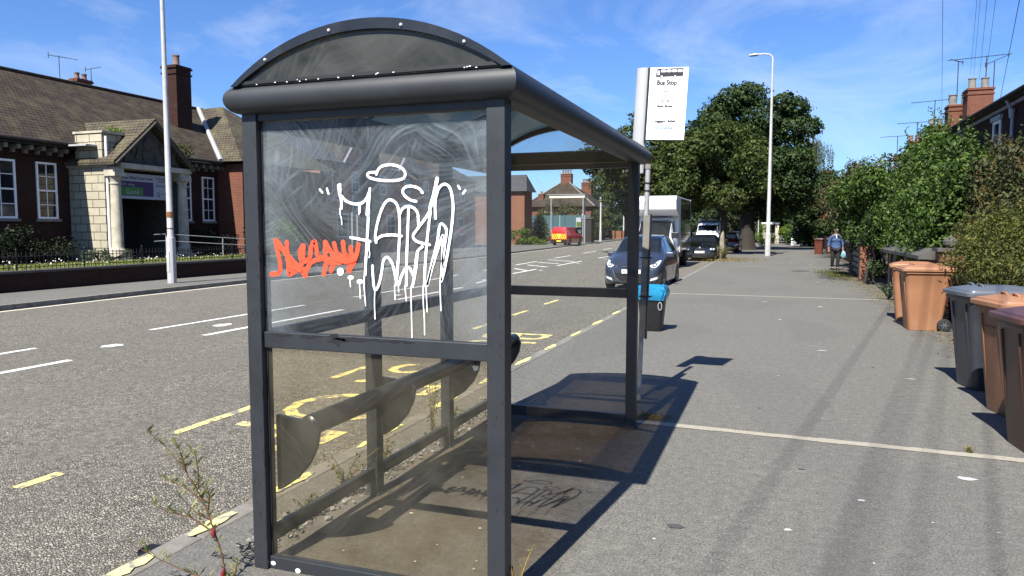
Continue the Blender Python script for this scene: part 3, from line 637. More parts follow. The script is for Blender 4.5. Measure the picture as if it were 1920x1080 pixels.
for i_, P in enumerate(RS): stroke(g, P, .0105, Yr-.00022*i_, 4.155, 480, 280)
for P in ([(660,835),(720,850),(780,835)],[(640,850),(710,868),(775,850)]): stroke(g, P, .014, Yr-.0048-.000002*P[0][0], 4.155, 480, 280)
g.build('red_graffiti', M['redpaint'], UP, norm=False)
# small world-map sticker on the far panel
b = MB(); b.box(-1.163, -1.098, 5.843, 5.8465, 2.035, 2.075); st_ = part(b, 'sticker', M['ink'])
b = MB()
for P in ([(-1.158,2.068),(-1.142,2.07),(-1.138,2.062),(-1.146,2.056),(-1.144,2.045),(-1.149,2.042),(-1.153,2.055)],[(-1.132,2.066),(-1.122,2.071),(-1.104,2.068),(-1.106,2.058),(-1.116,2.054),(-1.124,2.060)],[(-1.132,2.057),(-1.124,2.056),(-1.126,2.044),(-1.130,2.046)]):
    b.quad(*[(x, 5.8425, z) for x, z in P])
b.build('sticker_print', M['whitepaint'], st_, norm=False)

# ================================================================== BUS STOP POLE AND FLAG
BS = thing('bus_stop_pole', 'white bus stop flag on a leaning pole behind the far corner of the shelter', 'bus stop sign', (-1.17, 6.9, 0))
def lean(x, z): return x+.034*z*.55
b = MB(); b.tube([(-1.185, 6.9, 0), (-1.125, 6.9, 2.19)], .0235, 14); part(b, 'lower_pole', M['galv'], BS, smooth=40)
b = MB(); b.tube([(-1.1265, 6.9, 2.155), (-1.1252, 6.9, 2.20)], .029, 14); part(b, 'pole_cap', M['concrete'], BS, smooth=40)
for z in (2.02, 1.95):
    x = -1.185+.06*z/2.19; b = MB(); b.tube([(x, 6.9, z), (x+.001, 6.9, z+.012)], .029, 12); part(b, 'clamp_band', M['iron'], BS)
b = MB(); n = 20
prof = [(.062*math.cos(t), .028*math.sin(t)) for t in np.linspace(0, 2*math.pi, n+1)[:-1]]
def tilt(px, z0=2.2, s=.05): return px
V = []
for z in (2.12, 3.075):
    for a, c in prof: V.append((-1.2185+(z-2.4)*.052+a, 6.93+c, z))
b.add(V, [(i, (i+1) % n, n+(i+1) % n, n+i) for i in range(n)]+[tuple(range(n)), tuple(range(2*n-1, n-1, -1))]); part(b, 'flag_post', M['alu'], BS, smooth=50)
# flag plate, tilted with the pole
FU = Vector((.052, 0, 1)).normalized(); FR = Vector((1, -.0, -.052)).normalized(); FO = Vector((-1.158, 6.9, 2.425))
def fp(a, c, d=0.0): return tuple(FO+FR*a+FU*c+Vector((0, -d, 0)))
b = MB(); b.add([fp(0,0), fp(.35,0), fp(.35,.645), fp(0,.645), fp(0,0,-.012), fp(.35,0,-.012), fp(.35,.645,-.012), fp(0,.645,-.012)], [(0,1,2,3),(4,5,6,7),(0,1,5,4),(1,2,6,5),(2,3,7,6),(3,0,4,7)])
flag = part(b, 'flag_plate', M['white'], BS)
b = MB()
for a in (-.004,): b.add([fp(-.012,-.03,.004), fp(.006,-.03,.004), fp(.006,.645,.004), fp(-.012,.645,.004), fp(-.012,-.03,-.02), fp(.006,-.03,-.02), fp(.006,.645,-.02), fp(-.012,.645,-.02)], [(0,1,2,3),(4,5,6,7),(0,1,5,4),(1,2,6,5),(2,3,7,6),(3,0,4,7)])
part(b, 'flag_hinge', M['fin'], BS)
def fq(mb, P, d=.0015): mb.quad(*[fp(a, c, d) for a, c in P])
def rrect(x0, x1, z0, z1, r_=.004):
    P = []
    for cx_, cz_, a0 in ((x1-r_, z1-r_, 0), (x0+r_, z1-r_, 90), (x0+r_, z0+r_, 180), (x1-r_, z0+r_, 270)):
        for k in range(4): t = R_(a0+30*k); P.append((cx_+r_*math.cos(t), cz_+r_*math.sin(t)))
    return P
def disc(x, z, r_, n=16): return [(x+r_*math.cos(t), z+r_*math.sin(t)) for t in np.linspace(0, 2*math.pi, n+1)[:-1]]
IX = lambda P: [(.062+(a-.078)*1.5, .560+(c-.560)*1.12) for a, c in P]
ic = MB(); fq(ic, IX([(.078,.560),(.236,.566),(.24,.572),(.24,.622),(.235,.629),(.092,.626),(.084,.620),(.078,.585)])); fq(ic, disc(.1145,.562,.016), .0016); fq(ic, disc(.2345,.564,.016), .0016)
ic.build('bus_icon', M['ink'], flag, norm=False)
for P in [rrect(.087, .099, .575, .610)]+[rrect(.107+.033*k, .135+.033*k, .598, .617) for k in range(4)]:
    ic = MB(); fq(ic, IX(P), .0025); ic.build('bus_icon_window', M['white'], flag, norm=False)
for x in (.1145, .2345): ic = MB(); fq(ic, disc(x, .563, .0095), .0025); ic.build('bus_icon_wheel', M['white'], flag, norm=False)
ic = MB()
for c in (.535, .481, .327, .283, .208, .185, .143): ic.quad(fp(.02, c, .0015), fp(.34, c, .0015), fp(.34, c+.0012, .0015), fp(.02, c+.0012, .0015)) if c in (.327,) else None
fq(ic, [(.012,.452),(.020,.452),(.016,.442)]); fq(ic, [(.012,.148),(.020,.148),(.016,.138)]); ic.build('flag_marks', M['ink'], flag, norm=False)
ic = MB()
for c in (.535, .481, .283, .218, .185): ic.quad(fp(.02, c, .0013), fp(.34, c, .0013), fp(.34, c+.0016, .0013), fp(.02, c+.0016, .0013))
for a0, a1, c0, c1 in ((.13,.19,.452,.460),(.125,.195,.428,.437),(.155,.168,.385,.425),(.15,.175,.37,.38),(.125,.145,.345,.36),(.17,.195,.345,.36),(.12,.2,.338,.343)):
    ic.quad(fp(a0,c0,.0015), fp(a1,c0,.0015), fp(a1,c1,.0015), fp(a0,c1,.0015))
ic.build('faded_logo', M['greyink'], flag, norm=False)
for P in ([.052,.068,.150,.190],):
    ic = MB(); x0, x1, z0, z1 = P
    for r4 in ((x0,x0+.002,z0,z1),(x1-.002,x1,z0,z1),(x0,x1,z0,z0+.002),(x0,x1,z1-.002,z1),(x0+.003,x1-.003,z0+.020,z0+.022)): ic.quad(fp(r4[0],r4[2],.0015), fp(r4[1],r4[2],.0015), fp(r4[1],r4[3],.0015), fp(r4[0],r4[3],.0015))
    ic.build('phone_icon', M['ink'], flag, norm=False)
AX = (FR, FU)
text_obj('Bus Stop', 'bus_stop_lettering', M['ink'], flag, fp(.074,.492,.002), .056, AX, ext=.0003, sx=.9, off=.0022)
text_obj('Moor Street', 'street_lettering', M['ink'], flag, fp(.09,.292,.002), .027, AX, ext=.0003, off=.0013)
text_obj('hujgpgtw - 84268', 'text_code_lettering', M['ink'], flag, fp(.078,.157,.002), .026, AX, ext=.0003, off=.0013)
text_obj('LINCOLNSHIRE', 'county_lettering', M['tealink'], flag, fp(.062,.096,.002), .026, AX, ext=.0003, off=.001)
# dirty timetable case strapped to the pole
b = MB(); b.obox((-1.128, 6.845, 1.16), (.075, .03, 1.14), ry=.027); part(b, 'timetable_case', M['concrete'], BS, bevel=.004)
b = MB(); b.obox((-1.098, 6.84, 1.16), (.012, .045, 1.15), ry=.027); part(b, 'case_edge', M['fin'], BS)
for z in (1.34, .98):
    b = MB(); b.obox((-1.127, 6.86, z), (.11, .075, .010), ry=.03); part(b, 'cable_tie', M['iron'], BS)

# ================================================================== LITTER BIN WITH BLUE BAG
LB = thing('litter_bin', 'black tapered litter bin lined with a blue bag, beyond the shelter', 'litter bin', (-1.72, 11.75, 0))
def sq_ring(cx_, cy_, z, hx, hy, r_, n=6, jit=0):
    P = []
    for a0, sx_, sy_ in ((0, 1, 1), (90, -1, 1), (180, -1, -1), (270, 1, -1)):
        for k in range(n): t = R_(a0+90*k/(n-1)); P.append((cx_+sx_*(hx-r_)+r_*math.cos(t)+rnd.uniform(-jit, jit), cy_+sy_*(hy-r_)+r_*math.sin(t)+rnd.uniform(-jit, jit), z+rnd.uniform(-jit, jit)))
    return P
def loft(mb, rings, cap0=True, cap1=True):
    n = len(rings[0]); V = [p for r__ in rings for p in r__]
    F = [(i*n+k, i*n+(k+1) % n, (i+1)*n+(k+1) % n, (i+1)*n+k) for i in range(len(rings)-1) for k in range(n)]
    if cap0: F.append(tuple(range(n-1, -1, -1)))
    if cap1: F.append(tuple((len(rings)-1)*n+k for k in range(n)))
    return mb.add(V, F)
b = MB(); loft(b, [sq_ring(-1.72, 11.75, z, h_, h_*.9, .06) for z, h_ in ((0, .185), (.05, .20), (.4, .235), (.62, .26), (.64, .275), (.66, .275))]); part(b, 'bin_body', M['black'], LB, smooth=35)
b = MB(); loft(b, [sq_ring(-1.72, 11.75, z, h_, h_*.9, .07, 8, j) for z, h_, j in ((.50, .262, .012), (.56, .285, .02), (.63, .30, .022), (.69, .275, .025), (.715, .23, .02), (.60, .2, .01))], False, True); part(b, 'bin_bag', M['blue_bag'], LB, smooth=60)
LB.scale = (.82, .82, 1.0); LB.location.x -= .10
text_obj('0', 'painted_number', M['greyink'], LB, (-1.69, 11.52, .34), .2, ((1, 0, 0), (0, -.09, 1)), ext=.004, off=-.002)

# ================================================================== WHEELIE BINS
def wheelie(name, label, loc, rz, mb_, ml, group='wheelie bins put out along the garden walls', hot=False):
    """local frame: front of the bin faces -X, wheels and hinge at +X, width along Y; base centre at origin"""
    T = thing(name, label, 'wheelie bin', loc, group, rz)
    H = .98; hd0, hd1, hw0, hw1 = .235, .335, .215, .27          # half depth / half width, bottom and top
    rings = []
    for z, q in ((0, 0), (.02, .02), (.30, .32), (.62, .66), (.90, .96), (.905, 1.0)):
        hx = hd0+(hd1-hd0)*q; hy = hw0+(hw1-hw0)*q; cx_ = (hx-hd0)*.10
        rings.append(sq_ring(cx_-.02, 0, z+.005, hx, hy, .065, 6))
    b = MB(); loft(b, rings); part_l = b.build('body', mb_, T, local=True, smooth=32)
    b = MB(); loft(b, [sq_ring(0.0, 0, z, .352+e, .287+e, .05, 5) for z, e in ((.90, 0), (.905, .004), (.935, .004), (.94, 0))]); b.build('rim', mb_, T, local=True, smooth=32)
    # recessed front panel with stiffening ribs
    b = MB()
    for y in (-.15, .15): b.prism([(-.262-.0, .10), (-.250-.0, .10), (-.335, .86), (-.350, .86)], 'y', y-.012, y+.012)
    b.build('front_rib', mb_, T, local=True, bevel=.004)
    # lid: overhanging tray with stepped edge, raised crown and two grips
    b = MB(); loft(b, [sq_ring(-.005, 0, z, hx, hy, r_, 5) for z, hx, hy, r_ in ((.938, .372, .300, .05), (.943, .385, .312, .05), (.975, .385, .312, .05), (.983, .378, .305, .05), (.986, .352, .280, .045), (1.0, .346, .274, .045), (1.012, .30, .232, .06), (1.034, .22, .17, .08), (1.04, .1, .08, .05))])
    lid = b.build('lid', ml, T, local=True, smooth=32)
    for y in (-.1, .1):
        b = MB(); b.tube([(-.18, y-.055, 1.03), (-.195, y-.03, 1.052), (-.195, y+.03, 1.052), (-.18, y+.055, 1.03)], .011, 8); b.build('lid_grip', ml, lid, local=True, smooth=50)
    b = MB(); b.tube([(.345, -.24, .975), (.40, -.22, 1.0), (.40, .22, 1.0), (.345, .24, .975)], .015, 10); b.build('handle', mb_, T, local=True, smooth=50)
    b = MB()
    b.box(.33, .395, -.22, .22, .955, .985)
    b.build('hinge', mb_, T, local=True, bevel=.006)
    b = MB(); b.tube([(.235, -.255, .10), (.235, .255, .10)], .012, 8); b.build('axle', M['galv'], T, local=True)
    for y in (-.262, .262):
        s_ = 1 if y > 0 else -1
        b = MB(); b.lathe([(.055, -.024), (.085, -.027), (.1, -.018), (.1, .018), (.085, .027), (.055, .024)], (.235, y+s_*.0, .10), 24, 'y'); wh = b.build('wheel', M['rubber'], T, local=True, smooth=40)
        b = MB()
        for k in range(6):
            t = k*math.pi/3; b.obox((.235+.034*math.cos(t), y+s_*.026, .10+.034*math.sin(t)), (.05, .010, .012), ry=-t)
        b.lathe([(.016, -.02), (.016, .02)], (.235, y+s_*.018, .10), 10, 'y'); b.build('wheel_spokes', M['bin_blacklid'], wh, local=True)
    if hot:
        t = text_obj('NO HOT ASHES', 'moulded_lettering', M['pot'], None, (0, 0, 0), .034, ((0, -1, 0), (-.12, 0, 1)), ext=.001)
        for v in t.data.vertices: v.co += Vector((-.336, .125, .74))
        t.parent = T
    return T
wheelie('wheelie_bin', 'sun-faded tan wheelie bin side-on with a black wheel showing, front of the pair', (2.27, 13.36, 0), R_(3), M['bin_tan'], M['bin_tan'])
wheelie('wheelie_bin', 'sun-faded brown wheelie bin half hidden behind another tan bin at the kerbside garden wall', (2.30, 14.62, 0), R_(-6), M['bin_tan'], M['bin_tan'])
wheelie('wheelie_bin', 'blue-black wheelie bin with a pale grey-blue lid between the brown bins', (2.10, 8.62, 0), R_(11), M['bin_black'], M['bin_blacklid'])
wheelie('wheelie_bin', 'tan brown wheelie bin with moulded lettering on its front beside the black bin', (2.10, 7.46, 0), R_(11), M['bin_mid'], M['bin_tan'], hot=True)
wheelie('wheelie_bin', 'dark brown wheelie bin with a maroon lid, nearest at the right edge', (1.96, 6.28, 0), R_(6), M['bin_dark'], M['bin_darklid'])
wheelie('wheelie_bin', 'red-brown wheelie bin far along the pavement behind the walking person', (2.65, 52.0, 0), R_(80), M['bin_red'], M['bin_dark'])
wheelie('wheelie_bin', 'dark wheelie bin close beside the far red-brown bin', (3.35, 52.6, 0), R_(95), M['bin_dark'], M['bin_dark'])

# ================================================================== LAMP POSTS
def lamp_post(name, label, loc, H, arm, dirx=-1, r0=.10, r1=.045, m=None, group='street lamps along the road', octo=True):
    T = thing(name, label, 'lamp post', loc, group)
    m = m or M['lampgrey']
    b = MB(); b.tube([(0, 0, 0), (0, 0, 1.35)], [r0, r0], 12); b.tube([(0, 0, 1.3), (0, 0, 1.42), (0, 0, H*.6), (0, 0, H)], [r0, r0*.72, (r0+r1)/2*.78, r1], 12); b.build('column', m, T, local=True, smooth=30)
    b = MB(); b.box(-.05, .05, -r0-.006, -r0+.02, .35, .95); b.build('access_door', m, T, local=True)
    if arm:
        b = MB(); b.tube([(0, 0, H), (dirx*.03, 0, H+.2), (dirx*.18, 0, H+.36), (dirx*arm*.6, 0, H+.42), (dirx*arm, 0, H+.40)], [r1, r1, r1*.9, r1*.8, r1*.8], 8); b.build('arm', m, T, local=True, smooth=40)
        b = MB(); b.obox((dirx*(arm+.22), 0, H+.40), (.55, .26, .09), ry=dirx*.06); hd = b.build('lamp_head', M['alu'], T, local=True, bevel=.03)
        b = MB(); b.obox((dirx*(arm+.25), 0, H+.345), (.36, .2, .02)); b.build('lens', M['glass'], hd, local=True)
    return T
T = lamp_post('street_lamp', 'thick pale lamp column with a rusty strap on the far pavement before the care home', (-16.85, 17.25, 0), 9.6, 1.2, 1, .13, .055)
b = MB(); b.lathe([(.098, 0), (.10, .01), (.10, .16), (.098, .17)], (0, 0, 1.95), 12); b.build('strap', M['rust'], T, local=True)
b = MB(); b.lathe([(.101, 0), (.101, .02)], (0, 0, 1.62), 12); b.build('band', M['iron'], T, local=True)
lamp_post('street_lamp', 'tall pale lamp post standing on the near pavement in front of the big dark tree', (-.45, 47.2, 0), 11.55, .85, -1, .165, .055)
lamp_post('street_lamp', 'lamp post across the road just right of the dark timber store', (-21.8, 96, 0), 9.4, 1.0, 1, .17, .08)
lamp_post('street_lamp', 'most distant lamp post across the road, before the trees, seen through the shelter', (-24.2, 124, 0), 10.5, 1.0, 1, .15, .07)
T = lamp_post('pipe_post', 'thin pale post on the pavement edge behind the big tree trunk', (-1.55, 72, 0), 5.2, 0, -1, .06, .05)
T['category'] = 'post'; T['group'] = 'thin posts'

# split old timber post by the kerb
T = thing('kerb_post', 'short weathered timber post with a split top in weeds at the kerb', 'post', (-2.74, 41.6, 0))
b = MB(); loft(b, [[(-2.74+a*math.cos(t)+s_, 41.6+a*math.sin(t), z) for t in np.linspace(0, 2*math.pi, 9)[:-1]] for z, a, s_ in ((-.05, .15, 0), (.3, .14, .01), (.9, .125, .0), (1.2, .11, .0), (1.35, .08, .02), (1.5, .02, .04))]); b.build('timber', M['bark_pale'], T)

# ================================================================== FOLIAGE
def leaf_mesh(name, P, Nn, size, m, parent=None, aspect=.55, fold=.25, org=None, kind=None):
    n = len(P); P = np.asarray(P, float); Nn = np.asarray(Nn, float)
    Nn = Nn/np.maximum(np.linalg.norm(Nn, axis=1, keepdims=True), 1e-6)
    r_ = rng.normal(size=(n, 3)); T = np.cross(Nn, r_); T /= np.maximum(np.linalg.norm(T, axis=1, keepdims=True), 1e-6); B = np.cross(Nn, T)
    s = (size if np.ndim(size) else np.full(n, size))[:, None]
    v0 = P-T*s*.5; v1 = P+B*s*aspect*.5+Nn*s*fold*.5; v2 = P+T*s*.5-Nn*s*.12; v3 = P-B*s*aspect*.5+Nn*s*fold*.5
    off = np.array(root_of(parent).location if parent else (org or (0, 0, 0)))
    V = np.stack([v0, v1, v2, v3], 1).reshape(-1, 3)-off
    me = bpy.data.meshes.new(name); me.vertices.add(4*n); me.vertices.foreach_set('co', V.ravel())
    me.loops.add(4*n); me.loops.foreach_set('vertex_index', np.arange(4*n)); me.polygons.add(n); me.polygons.foreach_set('loop_start', np.arange(0, 4*n, 4)); me.polygons.foreach_set('loop_total', np.full(n, 4))
    me.update(calc_edges=True); me.validate(); me.materials.append(m)
    o = bpy.data.objects.new(name, me); C.objects.link(o)
    if parent: o.parent = parent
    elif org: o.location = org
    return o
def clump_leaves(clumps, dens, shell=.35, up=.25, jitter=.7, wob=.0):
    """clumps: (x,y,z,rx,ry,rz); leaves lie in an uneven shell of each clump"""
    PP, NN = [], []
    for (x, y, z, a, b_, c) in clumps:
        n = max(12, int(dens*(a*b_*c)**(2/3)))
        d = rng.normal(size=(n, 3)); d[:, 2] += up*np.abs(rng.normal(size=n)); d /= np.linalg.norm(d, axis=1, keepdims=True)
        rr = 1-shell*rng.random(n)**1.6+rng.normal(size=n)*.05
        k = rng.normal(size=3)*2.5; rr *= 1+.16*np.sin(d@k*2.1+k[0])+.1*np.sin(d@(k[::-1])*5+k[1])
        PP.append(np.array([x, y, z])+d*rr[:, None]*np.array([a, b_, c])); NN.append(d+rng.normal(size=(n, 3))*jitter+np.array([0, 0, .35]))
    return np.concatenate(PP), np.concatenate(NN)
def clumpfill(c, r_, n, rc, zmin=None, flat=.8, hollow=.35):
    """scatter n leaf clumps through the ellipsoid c, r_, denser towards its surface"""
    out = []
    while len(out) < n:
        d = rng.normal(size=3); d /= np.linalg.norm(d); q = (hollow+(1-hollow)*rng.random()**.6)
        p = np.array(c)+d*q*np.array(r_)
        if zmin is not None and p[2] < zmin: continue
        s = rc*rng.uniform(.6, 1.25); out.append((*p, s, s, s*flat))
    return out
def tree(name, label, base, crown, leaf_m, lsize, dens, limbs, trunk_r, group=None, cat='tree', crowncol=None, lean_=(0, 0)):
    T = thing(name, label, cat, base, group)
    b = MB(); bx, by, bz = base; top = limbs[0]
    b.tube([(bx, by, bz-.1), (bx+rnd.uniform(-.05, .05), by, bz+.5), (bx+lean_[0]*.5, by, bz+(top[2]-bz)*.5), top], [trunk_r*1.35, trunk_r, trunk_r*.85, trunk_r*.6], 12)
    for q in limbs[1:]:
        m0 = Vector(top)*.6+Vector((bx, by, bz))*.4; mid = (m0+Vector(q))/2+Vector((rnd.uniform(-.3, .3), 0, .3))
        b.tube([m0, mid, q], [trunk_r*.55, trunk_r*.38, trunk_r*.12], 7)
    b.build('trunk', M['bark'], T, smooth=60)
    P, Nn = clump_leaves(crown, dens); leaf_mesh('crown', P, Nn, lsize*rng.uniform(.7, 1.3, len(P)), leaf_m, T)
    return T
# the big dark sycamore on the verge
cr_ = clumpfill((-2.6, 61, 6.9), (3.6, 3.6, 4.0), 44, 1.15, 2.0)+[(-1.3, 60, 9.9, 1.5, 1.5, 1.2), (.2, 60, 11.0, 1.0, 1.2, .8), (1.1, 60.5, 10.6, 1.1, 1.2, .9), (.7, 60.5, 9.3, 1.5, 1.5, 1.1), (2.1, 60.5, 9.3, 1.0, 1.1, .8), (.9, 61, 7.8, 1.3, 1.3, 1.0), (0, 61.5, 3.6, 1.6, 1.4, 1.1), (1.4, 62, 3.9, 1.2, 1.2, 1.0), (-1.0, 62.5, 3.2, 1.5, 1.2, .9), (-3.3, 60, 11.3, 1.5, 1.5, 1.1), (-2.2, 60, 11.8, 1.3, 1.4, .9), (-4.0, 60.3, 10.6, 1.3, 1.3, 1.0), (-5.4, 60, 9.6, 1.2, 1.2, .9), (-5.9, 60, 8.0, 1.3, 1.3, 1.1), (-6.0, 60, 6.4, 1.3, 1.3, 1.2), (-4.5, 60, 10.3, 1.3, 1.3, 1.1), (1.2, 60, 6.6, 1.5, 1.4, 1.1), (.9, 60, 4.9, 1.5, 1.4, 1.2), (1.7, 61, 5.6, 1.2, 1.2, 1.0)]
tree('sycamore_tree', 'large dense dark green tree with a thick leaning trunk, tallest in the street', (-2.15, 61, 0), cr_, M['leaf_dark'], .26, 950, [(-1.7, 61, 5.5), (-4.4, 61, 8), (.6, 61, 9), (-2.4, 61, 10), (1.5, 60.5, 7.5)], .62)
cr_ = clumpfill((-5.0, 49, 5.5), (4.2, 3.0, 2.7), 52, .95, 2.4)+[(-1.5, 48.5, 4.9, 1.1, 1.1, .8), (-.9, 48.5, 4.2, .9, .9, .7), (-2.6, 48, 3.5, 1.0, 1, .7), (-7.6, 49, 4.0, 1.2, 1.2, 1.1)]
tree('street_tree', 'mid-green spreading tree in front of the big dark tree, above the parked cars', (-3.15, 49.5, 0), cr_, M['leaf_mid'], .21, 1150, [(-3.4, 49.5, 4.2), (-6, 49.5, 5.5), (-1.8, 49, 5.2), (-4.6, 49, 6.8)], .24)
cr_ = clumpfill((-9.4, 50, 6.1), (3.2, 2.4, 3.1), 42, .85, 2.6)
tree('street_tree', 'leafy olive-green tree just left of the bus stop flag', (-9.9, 52, 0), cr_, M['leaf_mid'], .20, 1000, [(-9.9, 51, 4.2), (-11.4, 50, 6.2), (-9.0, 50, 6.6)], .22)
# weeping birch peeping out behind
T = thing('weeping_birch', 'pale drooping birch behind the right side of the big dark tree', 'tree', (3.0, 76, 0))
b = MB(); b.tube([(3.0, 76, -.1), (3.1, 76, 5), (3.0, 76, 9.6)], [.14, .10, .04], 8); b.build('trunk', M['bark'], T)
P = []
for i in range(150):
    a = rng.uniform(0, 6.28); rr = rng.uniform(.3, 2.0); x, y = 3.0+rr*math.cos(a), 76+rr*math.sin(a); z0 = 10.6-rr*1.0+rng.normal()*.3; L_ = rng.uniform(1.2, 4.2)
    for z in np.arange(0, L_, .05): P.append((x+.04*math.sin(z*3+i)+rng.normal()*.06, y+rng.normal()*.06, z0-z))
P = np.array(P); leaf_mesh('crown', P, rng.normal(size=P.shape), .13*rng.uniform(.7, 1.3, len(P)), M['leaf_yellow'], T)
# background trees closing the road
far = [('far_tree', 'dark tree closing the end of the pavement right of the big trunk', (1.8, 92, 0), [(1.5, 92, 4.2), (2.6, 2.5, 3.6)], 30, M['leaf_dark']),
       ('far_tree', 'shady tree over the road end, left of the white van', (-8.5, 104, 0), [(-8.5, 104, 6.5), (6.0, 4, 4.5)], 44, M['leaf_far']),
       ('far_tree', 'dim tree behind the box truck across the road', (-16.5, 112, 0), [(-16.5, 112, 6.0), (5.5, 4, 4.6)], 40, M['leaf_far']),
       ('far_tree', 'tall tree with bare upper branches, seen through the shelter window', (-27.5, 136, 0), [(-27.0, 136, 6.5), (5.0, 4, 5.8)], 44, M['leaf_far']),
       ('far_tree', 'rounded tree behind the roofed shelter across the road', (-31.5, 128, 0), [(-31.5, 128, 5.0), (2.8, 3, 3.6)], 24, M['leaf_far']),
       ('far_tree', 'green tree far down the road, lit between the two trunks', (-3.5, 128, 0), [(-3.5, 128, 4.0), (6.5, 4, 4.0)], 40, M['leaf_mid']),
       ('far_tree', 'broad tree at the distant bend, behind the red car', (-1.0, 108, 0), [(-1.0, 108, 6.5), (3.5, 4, 4.2)], 36, M['leaf_far'])]
for nm, lb, bs, (cc, rr_), nc, lm in far:
    tree(nm, lb, bs, clumpfill(cc, rr_, nc, 1.25, .5), lm, .34, 420, [(bs[0], bs[1], cc[2]), (bs[0]-1.5, bs[1], cc[2]+1), (bs[0]+1.6, bs[1], cc[2]+1.4)], .3)
b = MB()                                    # bare limbs of the tree seen through the window
BT = [o for o in C.objects if o.get('label', '').startswith('tall tree with bare')][0]
for pts in ([(-27.6, 134, 8), (-29.2, 134, 11.6), (-30.6, 134, 12.4), (-31.8, 134, 14.2)], [(-29.2, 134, 11.6), (-29.6, 134, 13.4), (-30.4, 134, 14.6)], [(-30.6, 134, 12.4), (-32.2, 134, 12.2)], [(-27.2, 134, 10), (-28.4, 134, 13.6), (-28.0, 134, 14.8)], [(-31.0, 134, 12.8), (-32.4, 134, 13.2)]):
    b.tube(pts, [.26, .19, .13, .06][:len(pts)], 6)
b.build('bare_branch', M['bark'], BT)
# shrubs in the right-hand gardens
def shrub(name, label, base, clumps, m, lsize, dens, stems=6, group='garden shrubs on the right', shell=.55, aspect=.5, sprigs=0, sprig_h=.5):
    T = thing(name, label, 'shrub', base, group)
    b = MB()
    for i in range(stems):
        c = clumps[rnd.randrange(len(clumps))]; b.tube([(base[0]+rnd.uniform(-.25, .25), base[1]+rnd.uniform(-.25, .25), base[2]-.05), ((base[0]+c[0])/2+rnd.uniform(-.2, .2), (base[1]+c[1])/2, (base[2]+c[2])/2), (c[0], c[1], c[2])], [.05, .035, .012], 6)
    b.build('stems', M['bark'], T)
    P, Nn = clump_leaves(clumps, dens, shell, .2, .8)
    sz = lsize*rng.uniform(.6, 1.35, len(P))
    if sprigs:                              # loose shoots standing clear of the outline
        top = sorted(clumps, key=lambda c: -(c[2]+c[5]))[:max(4, len(clumps)//2)]; SP = []
        for i in range(sprigs):
            c = top[rnd.randrange(len(top))]; a = rng.uniform(0, 6.28); q = rng.uniform(0, .8)
            x0, y0, z0 = c[0]+c[3]*q*math.cos(a), c[1]+c[4]*q*math.sin(a), c[2]+c[5]*math.sqrt(1-q*q)*.9; dx, dy = rng.normal(size=2)*.22; h_ = sprig_h*rng.uniform(.4, 1.2)
            for k in range(int(h_/(lsize*.33))):
                t = k*lsize*.33; SP.append((x0+dx*t+rng.normal()*lsize*.3, y0+dy*t+rng.normal()*lsize*.3, z0+t))
        SP = np.array(SP); P = np.concatenate([P, SP]); Nn = np.concatenate([Nn, rng.normal(size=SP.shape)]); sz = np.concatenate([sz, lsize*.85*np.ones(len(SP))])
    leaf_mesh('foliage', P, Nn, sz, m, T, aspect)
    return T
def row(x0, y0, z0, x1, y1, z1, n, r_, fl=.8): return [(x0+(x1-x0)*i/(n-1)+rnd.uniform(-.2, .2)*r_, y0+(y1-y0)*i/(n-1)+rnd.uniform(-.2, .2)*r_, z0+(z1-z0)*i/(n-1)+rnd.uniform(-.25, .25)*r_, r_*rnd.uniform(.8, 1.2), r_*rnd.uniform(.8, 1.2), r_*fl*rnd.uniform(.8, 1.2)) for i in range(n)]
cl = []
for lv, (f_, rr_) in enumerate(((.30, .62), (.47, .66), (.64, .64), (.80, .52), (.92, .36))):
    cl += row(3.25+.10*lv, 17.3, .25+f_*2.95, 3.25+.2*lv, 26.4-.7*lv, .25+f_*4.35, 10-lv, rr_)
cl += row(4.6, 17.5, 1.8, 4.8, 23.5, 2.9, 7, .7)
shrub('hedge_shrub', 'huge glossy green leafy shrub overhanging the garden wall behind the tan bins', (3.6, 19.5, 0), cl, M['leaf_hedge'], .108, 3300, 14, sprigs=60, sprig_h=.5)
cl = []
for lv, (z, rr_) in enumerate(((1.35, .5), (1.85, .52), (2.35, .48), (2.75, .34))): cl += row(3.8+.08*lv, 11.0, z-.02, 3.7+.1*lv, 18.3-.3*lv, z*1.08+.05, 9-lv, rr_)
shrub('hedge_shrub', 'bronze-tinged buddleia with brown seed heads under the right-hand house', (4.1, 14.5, 0), cl, M['leaf_bronze'], .085, 4000, 9, sprigs=60, sprig_h=.3)
P = []
T_ = [o for o in C.objects if o.get('label', '').startswith('bronze-tinged')][0]
for i in range(34):
    c = cl[rnd.randrange(len(cl))]; x0, y0, z0 = c[0]-c[3]*rng.uniform(.4, 1), c[1]+rng.normal()*.2, c[2]+c[5]*rng.uniform(.1, .8)
    for k in range(26): P.append((x0-.002*k+rng.normal()*.016, y0+rng.normal()*.016, z0+.006*k+rng.normal()*.01))
P = np.array(P); leaf_mesh('seed_heads', P, rng.normal(size=P.shape), .022, M['leaf_dry'], T_)
cl = row(2.85, 8.4, 1.12, 2.80, 13.6, 1.05, 10, .36)+row(3.0, 8.6, 1.45, 2.95, 13.6, 1.42, 9, .34)+row(3.25, 8.8, 1.66, 3.2, 13.2, 1.66, 8, .30)+row(3.0, 9, .75, 3.0, 12.5, .7, 6, .34)
shrub('hedge_shrub', 'fine-leaved yellow-green bush hanging over the black and brown bins', (3.5, 10.4, 0), cl, M['leaf_yellow'], .055, 6200, 9, sprigs=70, sprig_h=.2, aspect=.42)
cl = clumpfill((3.9, 33, 2.6), (1.5, 3.6, 1.9), 26, .7, .9)
